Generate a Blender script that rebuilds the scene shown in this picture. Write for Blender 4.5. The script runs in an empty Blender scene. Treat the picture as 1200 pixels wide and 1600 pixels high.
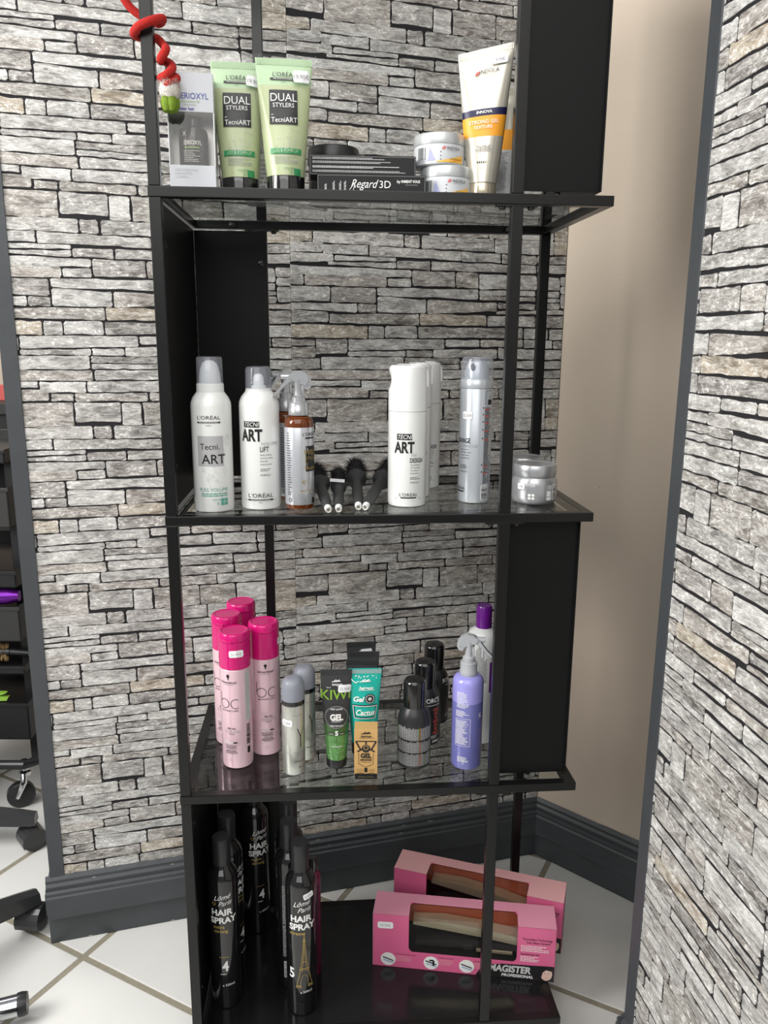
import bpy, bmesh, math, random
from mathutils import Vector, Matrix
R_ = random.Random(7)
C = bpy.context.scene.collection
scene = bpy.context.scene
PI = math.pi

# ------------------------------------------------------------------ camera, world, lights, exposure
CAM = (0.203274, -1.010012, 1.094224)
CR = (0.997016, -0.076844, 0.007405)
CD = (-0.009224, -0.213804, -0.976833)
CF = (0.076647, 0.973849, -0.213875)
cam = bpy.data.objects.new('camera', bpy.data.cameras.new('camera'))
cam.data.sensor_fit = 'HORIZONTAL'; cam.data.sensor_width = 36.0
cam.data.lens = 36.0 * 1235.16 / 1200.0
cam.data.clip_start = 0.02
m = Matrix(((CR[0], -CD[0], -CF[0], CAM[0]), (CR[1], -CD[1], -CF[1], CAM[1]), (CR[2], -CD[2], -CF[2], CAM[2]), (0, 0, 0, 1)))
cam.matrix_world = m
C.objects.link(cam); scene.camera = cam

scene.view_settings.view_transform = 'Standard'
scene.view_settings.look = 'None'
scene.view_settings.gamma = 1.0
scene.view_settings.use_curve_mapping = False
scene.view_settings.exposure = 0.0

world = bpy.data.worlds.new('world'); scene.world = world; world.use_nodes = True
bg = world.node_tree.nodes['Background']
bg.inputs[0].default_value = (0.95, 0.97, 1.0, 1); bg.inputs[1].default_value = 0.30

def area(name, loc, target, sx, sy, power, col=(1, 1, 1)):
    l = bpy.data.lights.new(name, 'AREA'); l.shape = 'RECTANGLE'; l.size = sx; l.size_y = sy
    l.energy = power; l.color = col
    o = bpy.data.objects.new(name, l); o.location = loc
    d = Vector(target) - Vector(loc)
    o.rotation_euler = d.to_track_quat('-Z', 'Y').to_euler(); C.objects.link(o)
    return o
area('window_light', (-1.5, -0.55, 1.75), (0.2, 0.3, 0.8), 0.9, 1.3, 55, (1.0, 0.98, 0.94))
area('ceiling_panel_light', (0.15, -1.15, 2.5), (0.35, 0.2, 0.3), 2.2, 1.3, 27, (1.0, 0.99, 0.96))
area('shop_window_light', (-0.3, -3.3, 2.35), (0.3, 0.3, 1.1), 3.2, 1.5, 42, (1.0, 0.99, 0.96))
area('back_room_light', (-1.5, 1.4, 2.4), (-0.7, 0.9, 0.0), 0.8, 0.8, 22, (1.0, 0.98, 0.95))

# ------------------------------------------------------------------ helpers
def mat(name, col, rough=0.5, metal=0.0, coat=0.0, trans=0.0, ior=1.45, bump=0.0, bscale=200.0, emit=None, spec=0.5, var=0.0, vscale=40.0, stretch=(1, 1, 1)):
    m = bpy.data.materials.new(name); m.use_nodes = True
    nt = m.node_tree; b = nt.nodes['Principled BSDF']
    b.inputs['Base Color'].default_value = (*col, 1)
    b.inputs['Roughness'].default_value = rough
    b.inputs['Metallic'].default_value = metal
    b.inputs['Coat Weight'].default_value = coat
    b.inputs['Transmission Weight'].default_value = trans
    b.inputs['IOR'].default_value = ior
    b.inputs['Specular IOR Level'].default_value = spec
    if bump or var:
        tc = nt.nodes.new('ShaderNodeTexCoord'); mp = nt.nodes.new('ShaderNodeMapping')
        mp.inputs['Scale'].default_value = stretch
        nt.links.new(tc.outputs['Object'], mp.inputs['Vector'])
    if var:
        n = nt.nodes.new('ShaderNodeTexNoise'); n.inputs['Scale'].default_value = vscale; n.inputs['Detail'].default_value = 4
        nt.links.new(mp.outputs[0], n.inputs['Vector'])
        mx = nt.nodes.new('ShaderNodeMix'); mx.data_type = 'RGBA'
        mx.inputs[6].default_value = (*[c * (1 - var) for c in col], 1)
        mx.inputs[7].default_value = (*[min(1, c * (1 + var)) for c in col], 1)
        nt.links.new(n.outputs['Fac'], mx.inputs[0]); nt.links.new(mx.outputs[2], b.inputs['Base Color'])
    if bump:
        n = nt.nodes.new('ShaderNodeTexNoise'); n.inputs['Scale'].default_value = bscale; n.inputs['Detail'].default_value = 3
        nt.links.new(mp.outputs[0], n.inputs['Vector'])
        bp = nt.nodes.new('ShaderNodeBump'); bp.inputs['Strength'].default_value = bump; bp.inputs['Distance'].default_value = 0.001
        nt.links.new(n.outputs['Fac'], bp.inputs['Height']); nt.links.new(bp.outputs[0], b.inputs['Normal'])
    return m

def clear(name, tint=(1, 1, 1), rough=0.03, ior=1.45, haze=0.0, hazecol=(0.8, 0.8, 0.82)):
    """thin clear plastic or glass: light passes, the surface reflects by fresnel"""
    m = bpy.data.materials.new(name); m.use_nodes = True
    nt = m.node_tree; nt.nodes.clear()
    out = nt.nodes.new('ShaderNodeOutputMaterial')
    tr = nt.nodes.new('ShaderNodeBsdfTransparent'); tr.inputs[0].default_value = (*tint, 1)
    gl = nt.nodes.new('ShaderNodeBsdfGlossy'); gl.inputs['Roughness'].default_value = rough
    fr = nt.nodes.new('ShaderNodeFresnel'); fr.inputs['IOR'].default_value = ior
    mx = nt.nodes.new('ShaderNodeMixShader')
    geo = nt.nodes.new('ShaderNodeNewGeometry'); im = nt.nodes.new('ShaderNodeMix')   # same reflectance on both faces of the sheet
    im.inputs[2].default_value = ior; im.inputs[3].default_value = 1.0 / ior
    nt.links.new(geo.outputs['Backfacing'], im.inputs[0]); nt.links.new(im.outputs[0], fr.inputs['IOR'])
    nt.links.new(fr.outputs[0], mx.inputs[0])
    if haze > 0:
        df = nt.nodes.new('ShaderNodeBsdfDiffuse'); df.inputs[0].default_value = (*hazecol, 1)
        m2 = nt.nodes.new('ShaderNodeMixShader'); m2.inputs[0].default_value = haze
        nt.links.new(tr.outputs[0], m2.inputs[1]); nt.links.new(df.outputs[0], m2.inputs[2])
        nt.links.new(m2.outputs[0], mx.inputs[1])
    else:
        nt.links.new(tr.outputs[0], mx.inputs[1])
    nt.links.new(gl.outputs[0], mx.inputs[2]); nt.links.new(mx.outputs[0], out.inputs[0])
    return m

def stone_material():
    m = bpy.data.materials.new('printed_stone'); m.use_nodes = True
    nt = m.node_tree; b = nt.nodes['Principled BSDF']; N = nt.nodes.new; L = nt.links.new
    tc = N('ShaderNodeTexCoord'); oi = N('ShaderNodeObjectInfo'); at = N('ShaderNodeAttribute'); at.attribute_name = 'tone'
    ad = N('ShaderNodeVectorMath'); ad.operation = 'MULTIPLY_ADD'
    cmb = N('ShaderNodeCombineXYZ')
    L(oi.outputs['Random'], cmb.inputs[0]); L(oi.outputs['Random'], cmb.inputs[1]); L(oi.outputs['Random'], cmb.inputs[2])
    L(cmb.outputs[0], ad.inputs[0]); ad.inputs[1].default_value = (3.7, 9.1, 2.3); L(tc.outputs['Object'], ad.inputs[2])
    def noise(scale, vec, detail=5, rough=0.6, dist=0.0):
        mp = N('ShaderNodeMapping'); mp.inputs['Scale'].default_value = vec; L(ad.outputs[0], mp.inputs['Vector'])
        n = N('ShaderNodeTexNoise'); n.inputs['Scale'].default_value = scale; n.inputs['Detail'].default_value = detail
        n.inputs['Roughness'].default_value = rough; n.inputs['Distortion'].default_value = dist
        L(mp.outputs[0], n.inputs['Vector']); return n
    def ramp(n, a, c, lo=(0, 0, 0, 1), hi=(1, 1, 1, 1)):
        r = N('ShaderNodeValToRGB'); r.color_ramp.elements[0].position = a; r.color_ramp.elements[1].position = c
        r.color_ramp.elements[0].color = lo; r.color_ramp.elements[1].color = hi
        L(n.outputs['Fac'], r.inputs[0]); return r
    def mix(mode, fac, a, c):
        x = N('ShaderNodeMix'); x.data_type = 'RGBA'; x.blend_type = mode
        if isinstance(fac, float): x.inputs[0].default_value = fac
        else: L(fac, x.inputs[0])
        for i, v in ((6, a), (7, c)):
            if isinstance(v, tuple): x.inputs[i].default_value = v
            else: L(v, x.inputs[i])
        return x.outputs[2]
    broad = ramp(noise(26, (1, 1, 2.2), 4, 0.55, 0.6), 0.42, 0.60)
    streak = ramp(noise(60, (0.6, 1, 2.6), 8, 0.78, 1.2), 0.42, 0.62)
    fleck = ramp(noise(170, (0.8, 1, 1.5), 5, 0.75, 0.5), 0.52, 0.60)
    crack = ramp(noise(38, (0.6, 1, 3.2), 5, 0.62, 2.2), 0.485, 0.505)
    crack2 = ramp(noise(38, (0.6, 1, 3.2), 5, 0.62, 2.2), 0.505, 0.53, (1, 1, 1, 1), (0, 0, 0, 1))
    tone = at.outputs['Color']
    dark = mix('MULTIPLY', 1.0, tone, (0.46, 0.45, 0.44, 1))
    c1 = mix('MIX', broad.outputs[0], dark, tone)
    pale = mix('MIX', 0.55, tone, (0.80, 0.79, 0.76, 1))
    c2 = mix('MIX', streak.outputs[0], c1, pale)
    flk = mix('MULTIPLY', 1.0, fleck.outputs[0], broad.outputs[0])
    c3 = mix('MIX', flk, c2, (0.88, 0.87, 0.84, 1))
    ck = mix('MULTIPLY', 1.0, crack.outputs[0], crack2.outputs[0])
    ck2 = mix('MULTIPLY', 1.0, ck, (0.6, 0.6, 0.6, 1))
    c4 = mix('MIX', ck2, c3, (0.12, 0.11, 0.105, 1))
    L(c4, b.inputs['Base Color']); b.inputs['Roughness'].default_value = 0.62; b.inputs['Specular IOR Level'].default_value = 0.25
    bp = N('ShaderNodeBump'); bp.inputs['Strength'].default_value = 0.25; bp.inputs['Distance'].default_value = 0.0006
    L(streak.outputs[0], bp.inputs['Height']); L(bp.outputs[0], b.inputs['Normal'])
    return m

class MB:
    def __init__(s): s.v = []; s.f = []; s.m = []; s.sm = []
    def add(s, vs, fs, mi=0, smooth=True):
        k = len(s.v); s.v += [tuple(p) for p in vs]
        for f in fs: s.f.append(tuple(i + k for i in f)); s.m.append(mi); s.sm.append(smooth)
        return s
    def box(s, x0, x1, y0, y1, z0, z1, c=0.0, mi=0):
        """box with chamfered edges c"""
        if c <= 0:
            vs = [(x, y, z) for x in (x0, x1) for y in (y0, y1) for z in (z0, z1)]
            return s.add(vs, [(0, 1, 3, 2), (4, 6, 7, 5), (0, 4, 5, 1), (2, 3, 7, 6), (0, 2, 6, 4), (1, 5, 7, 3)], mi, False)
        bm = bmesh.new()
        bmesh.ops.create_cube(bm, size=1.0)
        for v in bm.verts: v.co = Vector(((x0 + x1) / 2 + v.co.x * (x1 - x0), (y0 + y1) / 2 + v.co.y * (y1 - y0), (z0 + z1) / 2 + v.co.z * (z1 - z0)))
        bmesh.ops.bevel(bm, geom=bm.edges[:], offset=c, segments=2, profile=0.6, affect='EDGES')
        bm.verts.index_update()
        s.add([v.co[:] for v in bm.verts], [[v.index for v in f.verts] for f in bm.faces], mi, False)
        bm.free(); return s
    def lathe(s, prof, seg=36, c=(0, 0), mi=0, rf=None):
        """prof (r,z) list from bottom to top; r=0 ends close"""
        rows = []; vs = []
        for r, z in prof:
            if r < 1e-6: rows.append([len(vs)]); vs.append((c[0], c[1], z))
            else:
                rows.append(list(range(len(vs), len(vs) + seg)))
                for i in range(seg):
                    a = 2 * PI * i / seg; q = r * (rf(a, z) if rf else 1)
                    vs.append((c[0] + q * math.cos(a), c[1] + q * math.sin(a), z))
        fs = []
        for A, B in zip(rows[:-1], rows[1:]):
            if len(A) == 1 and len(B) == 1: continue
            for i in range(seg):
                j = (i + 1) % seg
                if len(A) == 1: fs.append((A[0], B[j], B[i]))
                elif len(B) == 1: fs.append((A[i], A[j], B[0]))
                else: fs.append((A[i], A[j], B[j], B[i]))
        return s.add(vs, fs, mi)
    def tube(s, pts, r, seg=8, mi=0, closed=False):
        pts = [Vector(p) for p in pts]; n = len(pts); vs = []; fs = []; up = None
        for i, p in enumerate(pts):
            d = (pts[min(i + 1, n - 1)] - pts[max(i - 1, 0)]).normalized()
            if up is None: up = d.orthogonal().normalized()
            up = (up - d * up.dot(d)).normalized(); w = d.cross(up)
            q = r[i] if isinstance(r, (list, tuple)) else r
            for k in range(seg):
                a = 2 * PI * k / seg; vs.append(p + (up * math.cos(a) + w * math.sin(a)) * q)
        for i in range(n - 1):
            for k in range(seg):
                l = (k + 1) % seg; fs.append((i * seg + k, i * seg + l, (i + 1) * seg + l, (i + 1) * seg + k))
        fs.append(tuple(range(seg))[::-1]); fs.append(tuple(range((n - 1) * seg, n * seg)))
        return s.add(vs, fs, mi)
    def prism(s, poly, y0, y1, mi=0, c=0.0):
        """polygon in x,z extruded along y, chamfered rims"""
        n = len(poly); cx = sum(p[0] for p in poly) / n; cz = sum(p[1] for p in poly) / n
        def ring(y, k): return [(cx + (p[0] - cx) * k, y, cz + (p[1] - cz) * k) for p in poly]
        vs = ring(y0, 1) + ring(y1, 1); fs = [tuple(range(n)), tuple(range(n, 2 * n))[::-1]]
        for i in range(n):
            j = (i + 1) % n; fs.append((i, i + n, j + n, j))
        return s.add(vs, fs, mi, False)
    def xform(s, M): s.v = [tuple(M @ Vector(p)) for p in s.v]; return s
    def mesh(s, name, mats):
        me = bpy.data.meshes.new(name); me.from_pydata(s.v, [], s.f)
        for x in (mats if isinstance(mats, (list, tuple)) else [mats]): me.materials.append(x)
        me.polygons.foreach_set('material_index', s.m); me.polygons.foreach_set('use_smooth', s.sm)
        bm = bmesh.new(); bm.from_mesh(me); bmesh.ops.recalc_face_normals(bm, faces=bm.faces[:]); bm.to_mesh(me); bm.free()
        if any(s.sm):
            try: me.set_sharp_from_angle(angle=math.radians(38))
            except Exception: pass
        me.update(); return me
    def build(s, name, mats, parent=None, label=None, kind=None):
        o = bpy.data.objects.new(name, s.mesh(name, mats)); C.objects.link(o)
        if parent: o.parent = parent
        if label: o['label'] = label
        if kind: o['kind'] = kind
        return o

def thing(name, label, cat, loc=(0, 0, 0), rz=0.0, group=None, tilt=(0, 0)):
    o = bpy.data.objects.new(name, None); C.objects.link(o); o.empty_display_size = 0.02
    o.location = loc; o.rotation_euler = (tilt[0], tilt[1], rz)
    o['label'] = label; o['category'] = cat
    if group: o['group'] = group
    return o
def copy_thing(src, loc, rz, label, group=None):
    r = src.copy(); C.objects.link(r); r.location = loc; r.rotation_euler = (0, 0, rz); r['label'] = label
    if group: r['group'] = group
    for ch in list(src.children):
        c = ch.copy(); C.objects.link(c); c.parent = r
        for g in list(ch.children):
            d = g.copy(); C.objects.link(d); d.parent = c
    return r

# ---- printing on surfaces: S(u, v, off) gives the point u metres right, v metres up on the face of a package
_tc = {}
def glyphs(s, shear=0.0, bold=0.0, res=2, align='CENTER'):
    k = (s, shear, bold, res, align)
    if k not in _tc:
        cu = bpy.data.curves.new('t', 'FONT'); cu.body = s; cu.size = 1.0; cu.shear = shear; cu.offset = bold
        cu.resolution_u = res; cu.align_x = align; cu.fill_mode = 'FRONT'
        ob = bpy.data.objects.new('t', cu)
        me = ob.to_mesh()
        v = [p.co.copy() for p in me.vertices]; f = [tuple(p.vertices) for p in me.polygons]
        ob.to_mesh_clear(); bpy.data.objects.remove(ob); bpy.data.curves.remove(cu)
        _tc[k] = (v, f)
    return _tc[k]
class Print:
    def __init__(s, parent, S, curved=True): s.p = parent; s.S = S; s.c = curved; s.q = {}; s.layer = 0
    def mb(s, name, m):
        if name == 'label_panel': s.layer += 1; k = (name, m.name, s.layer)
        else: k = (name, m.name, 0)
        if k not in s.q: s.q[k] = (MB(), m)
        return s.q[k][0]
    def put(s, vs, fs, name, m, off):
        s.mb(name, m).add([s.S(x, y, off) for x, y in vs], fs, 0, False)
    def text(s, t, u, v, h, m, name='lettering', align='CENTER', sx=1.0, shear=0.0, bold=0.0, rot=0.0, off=0.0005):
        V, F = glyphs(t, shear, bold, 2 if h < .006 else 4, align)
        if not V: return
        sc = h / 0.72; cr, sr = math.cos(rot), math.sin(rot)
        pts = []
        for p in V:
            x = p.x * sc * sx; y = p.y * sc
            pts.append((u + x * cr - y * sr, v + x * sr + y * cr))
        if s.c and h > 0.0055:
            bm = bmesh.new(); vv = [bm.verts.new((x, y, 0)) for x, y in pts]
            for f in F:
                try: bm.faces.new([vv[i] for i in f])
                except ValueError: pass
            x0 = min(p[0] for p in pts); x1 = max(p[0] for p in pts); n = int((x1 - x0) / 0.003)
            for i in range(1, n + 1):
                bmesh.ops.bisect_plane(bm, geom=bm.verts[:] + bm.edges[:] + bm.faces[:], plane_co=(x0 + i * (x1 - x0) / (n + 1), 0, 0), plane_no=(1, 0, 0))
            bm.verts.index_update()
            pts = [(w.co.x, w.co.y) for w in bm.verts]; F = [tuple(w.index for w in f.verts) for f in bm.faces]; bm.free()
        s.put(pts, F, name, m, off)
    def rect(s, u0, u1, v0, v1, m, name='label_panel', off=0.0003, nv=None):
        nu = max(1, int(abs(u1 - u0) / 0.0025)) if s.c else 1; nv = nv or max(1, int(abs(v1 - v0) / (0.004 if s.c else 1)))
        vs = [(u0 + (u1 - u0) * i / nu, v0 + (v1 - v0) * j / nv) for j in range(nv + 1) for i in range(nu + 1)]
        fs = [(j * (nu + 1) + i, j * (nu + 1) + i + 1, (j + 1) * (nu + 1) + i + 1, (j + 1) * (nu + 1) + i) for j in range(nv) for i in range(nu)]
        s.put(vs, fs, name, m, off)
    def disc(s, u, v, r, m, name='label_panel', off=0.0004, n=24, r0=0.0, ry=None):
        ry = ry or r; vs = []; fs = []
        K = 4
        for k in range(K + 1):
            q = r0 / r + (1 - r0 / r) * k / K
            for i in range(n): vs.append((u + r * q * math.cos(2 * PI * i / n), v + ry * q * math.sin(2 * PI * i / n)))
        for k in range(K):
            for i in range(n):
                j = (i + 1) % n; fs.append((k * n + i, k * n + j, (k + 1) * n + j, (k + 1) * n + i))
        s.put(vs, fs, name, m, off)
    def stroke(s, pts, w, m, name='line_art', off=0.0005):
        for (x0, y0), (x1, y1) in zip(pts[:-1], pts[1:]):
            d = Vector((x1 - x0, y1 - y0)); L = d.length
            if L < 1e-7: continue
            k = max(1, int(L / 0.004)); nn = Vector((-d.y, d.x)) / L * w / 2; vs = []
            for i in range(k + 1):
                q = Vector((x0, y0)) + d * i / k; vs += [tuple(q + nn), tuple(q - nn)]
            s.put(vs, [(2 * i, 2 * i + 1, 2 * i + 3, 2 * i + 2) for i in range(k)], name, m, off)
    def lines(s, u0, u1, v0, v1, n, m, name='fine_print', fill=0.8, ragged=True, h=None, off=0.0005, vertical=False, align='L', seed=1):
        """rows of small illegible print as word dashes"""
        r = random.Random(seed * 77 + n)
        v0, v1 = min(v0, v1), max(v0, v1)
        A, B, T0, T1 = (u0, u1, v0, v1) if not vertical else (v0, v1, u0, u1)
        pitch = (T1 - T0) / n; hh = h or pitch * 0.5
        for i in range(n):
            t = T1 - (i + 0.5) * pitch; L = (B - A) * (r.uniform(0.55, 1.0) if ragged else 1)
            x = A if align == 'L' else (A + B) / 2 - L / 2; e = x + L
            while x < e:
                w = min(r.uniform(1.2, 4.5) * hh, e - x)
                if not vertical: s.rect(x, x + w, t - hh / 2, t + hh / 2, m, name, off, nv=1)
                else: s.rect(t - hh / 2, t + hh / 2, x, x + w, m, name, off, nv=1)
                x += w + hh * 0.6
    def barcode(s, u0, u1, v0, v1, ink, paper=None, rows=False, off=0.0005):
        if paper: s.rect(u0 - .001, u1 + .001, v0 - .001, v1 + .001, paper, 'barcode_panel', off - .00015)
        r = random.Random(5)
        a, b = (u0, u1) if not rows else (v0, v1); x = a
        while x < b:
            w = r.choice((.0004, .0007, .0011)); w = min(w, b - x)
            if rows: s.rect(u0, u1, x, x + w, ink, 'barcode', off, nv=1)
            else: s.rect(x, x + w, v0, v1, ink, 'barcode', off, nv=1)
            x += w + r.choice((.0004, .0008))
    def sticker(s, u, v, w=0.0165, h=0.009, txt='11.90€', rot=0.0, off=0.0009):
        c, sn = math.cos(rot), math.sin(rot)
        pts = [(-w / 2, -h * .32), (-w * .42, -h / 2), (0, -h / 2), (w * .42, -h / 2), (w / 2, -h * .32), (w / 2, h * .32), (w * .42, h / 2), (0, h / 2), (-w * .42, h / 2), (-w / 2, h * .32)]
        P = [(u + x * c - y * sn, v + x * sn + y * c) for x, y in pts]
        s.put(P, [(0, 1, 8, 9), (1, 2, 7, 8), (2, 3, 6, 7), (3, 4, 5, 6)], 'price_sticker', M['sticker'], off)
        s.text(txt, u, v - h * .2, h * .36, M['grey_ink'], 'price_print', rot=rot, off=off + .0002)
    def flush(s):
        for (name, _, _n), (mb, m) in s.q.items():
            if mb.f: mb.build(name, m, s.p)

def cyl(r):
    if callable(r): rf = r
    else: rf = lambda v: r
    def S(u, v, off):
        q = rf(v) + off; r0 = rf(v) if not callable(r) else rf(v)
        th = u / max(r0, .004); return (q * math.sin(th), -q * math.cos(th), v)
    return S
def flat(y=0.0): return lambda u, v, off: (u, y - off, v)
def prof_r(prof):
    def f(v):
        for (r0, z0), (r1, z1) in zip(prof[:-1], prof[1:]):
            if z1 > z0 and z0 <= v <= z1: return r0 + (r1 - r0) * (v - z0) / (z1 - z0)
        return prof[-1][0]
    return f
def rounded(r, z0, z1, b=0.002):
    return [(0, z0), (r - b, z0), (r - b * .3, z0 + b * .3), (r, z0 + b), (r, z1 - b), (r - b * .3, z1 - b * .3), (r - b, z1), (0, z1)]

# ------------------------------------------------------------------ materials
M = {}
M['black'] = mat('black_powder_coat', (0.005, 0.005, 0.0052), 0.28, spec=0.42, bump=0.05, bscale=900)
M['panel'] = mat('black_sheet_steel', (0.006, 0.006, 0.0062), 0.40, spec=0.22, bump=0.04, bscale=700)
M['board'] = mat('gloss_black_board', (0.008, 0.008, 0.009), 0.16, spec=0.5)
M['glass'] = clear('shelf_glass', (0.90, 0.92, 0.91), 0.01, 1.52)
M['glass_edge'] = mat('glass_edge', (0.30, 0.36, 0.34), 0.2)
M['screw'] = mat('blackened_screw', (0.05, 0.05, 0.05), 0.3, metal=0.8)
M['chrome'] = mat('chrome', (0.75, 0.76, 0.78), 0.12, metal=1.0)
M['gap'] = mat('printed_joint', (0.022, 0.021, 0.023), 0.7, spec=0.2)
M['stone'] = stone_material()
M['slate'] = mat('slate_grey_paint', (0.052, 0.057, 0.063), 0.42, bump=0.25, bscale=90, var=0.18, vscale=18)
M['chip'] = mat('chipped_paint', (0.55, 0.52, 0.46), 0.8)
M['beige'] = mat('beige_painted_plaster', (0.60, 0.51, 0.42), 0.75, spec=0.2, bump=0.35, bscale=260, var=0.05, vscale=6)
M['tile'] = mat('white_floor_tile', (0.66, 0.66, 0.64), 0.28, var=0.05, vscale=9)
M['grout'] = mat('sand_grout', (0.27, 0.245, 0.19), 0.9, var=0.2, vscale=120)
M['white'] = mat('white_enamel', (0.76, 0.77, 0.76), 0.24, coat=0.4)
M['white_plastic'] = mat('white_plastic', (0.74, 0.75, 0.75), 0.34)
M['offwhite'] = mat('off_white_card', (0.72, 0.73, 0.74), 0.45)
M['sticker'] = mat('white_sticker', (0.84, 0.84, 0.86), 0.5)
M['ink'] = mat('black_ink', (0.012, 0.012, 0.013), 0.4)
M['grey_ink'] = mat('grey_ink', (0.33, 0.33, 0.34), 0.5)
M['pale_ink'] = mat('pale_grey_ink', (0.55, 0.55, 0.55), 0.5)
M['white_ink'] = mat('white_ink', (0.80, 0.80, 0.79), 0.45)
M['gold_ink'] = mat('gold_ink', (0.42, 0.30, 0.10), 0.35, metal=0.4)
M['blue_ink'] = mat('blue_ink', (0.02, 0.035, 0.32), 0.4)
M['orange_ink'] = mat('orange_ink', (0.80, 0.19, 0.04), 0.4)
M['red_ink'] = mat('red_ink', (0.62, 0.10, 0.09), 0.4)
M['teal_ink'] = mat('teal_ink', (0.10, 0.36, 0.28), 0.4)
M['green_ink'] = mat('green_ink', (0.03, 0.27, 0.10), 0.4)
M['lime_ink'] = mat('lime_ink', (0.23, 0.42, 0.05), 0.4)
M['silver'] = mat('silver_lacquer', (0.47, 0.48, 0.50), 0.28, metal=0.6)
M['silver_can'] = mat('brushed_silver', (0.68, 0.69, 0.64), 0.30, metal=0.75, bump=0.1, bscale=300, stretch=(6, 6, .3))
M['grey_can'] = mat('pale_grey_lacquer', (0.50, 0.53, 0.57), 0.28, metal=0.35)
M['grey_panel'] = mat('grey_print', (0.42, 0.42, 0.43), 0.4)
M['gloss_black'] = mat('gloss_black_lacquer', (0.008, 0.008, 0.009), 0.12, coat=0.6)
M['satin_black'] = mat('satin_black', (0.020, 0.020, 0.022), 0.33)
M['rubber'] = mat('matt_black_rubber', (0.034, 0.035, 0.036), 0.55, bump=0.1, bscale=500)
M['clearcap'] = clear('clear_plastic_cap', (0.93, 0.94, 0.96), 0.05, 1.5, haze=0.16, hazecol=(0.7, 0.73, 0.82))
M['sleeve'] = clear('clear_film', (0.98, 0.98, 0.98), 0.16, 1.22)
M['window'] = clear('clear_box_window', (0.96, 0.95, 0.93), 0.06, 1.45)
M['frost'] = mat('frosted_plastic', (0.55, 0.57, 0.60), 0.4, trans=0.35)
M['greycap'] = mat('smoky_translucent_cap', (0.34, 0.36, 0.42), 0.38, trans=0.3)

# ------------------------------------------------------------------ the setting
def prism_along(name, p0, p1, prof, m, kind=None, parent=None, ragged=0.0, n=1):
    """profile (out, z) carried along the floor line p0-p1; out is towards the room (left hand of p1-p0 turned right)"""
    p0 = Vector(p0); p1 = Vector(p1); d = (p1 - p0).normalized(); o = Vector((d.y, -d.x)); vs = []; fs = []; k = len(prof)
    for i in range(n + 1):
        c = p0 + (p1 - p0) * i / n
        for j, (q, z) in enumerate(prof):
            zz = z + (R_.uniform(-ragged, ragged) if ragged and j >= k - 2 else 0)
            vs.append((c.x + o.x * q, c.y + o.y * q, zz))
    for i in range(n):
        for j in range(k):
            l = (j + 1) % k; fs.append((i * k + j, i * k + l, (i + 1) * k + l, (i + 1) * k + j))
    fs.append(tuple(range(k))); fs.append(tuple(range(n * k, (n + 1) * k))[::-1])
    mb = MB().add(vs, fs, 0, False); return mb.build(name, m, parent, kind=kind)

# floor: grout bed with separate tiles
fl = MB().box(-3.2, 3.2, -2.6, 3.0, -0.06, -0.0018).build('floor', M['grout'], kind='structure')
PT = 0.3338; TA = math.radians(-32.0); e1 = Vector((math.cos(TA), math.sin(TA))); e2 = Vector((-e1.y, e1.x)); O = Vector((-0.2362, 0.2508))
tm = MB().box(-0.1612, 0.1612, -0.1612, 0.1612, -0.006, 0.0, c=0.0016).mesh('tile', M['tile'])
def wall_side(x, y):   # inside the tiled area seen by the camera
    return -2.2 < x < 1.5 and -1.3 < y < 2.3
for i in range(-9, 10):
    for j in range(-9, 10):
        c = O + e1 * PT * (i + .5) + e2 * PT * (j + .5)
        if wall_side(c.x, c.y):
            o = bpy.data.objects.new('tile', tm); C.objects.link(o); o.parent = fl
            o.location = (c.x, c.y, R_.uniform(-0.0004, 0)); o.rotation_euler = (0, 0, TA + R_.uniform(-.002, .002))

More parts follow.
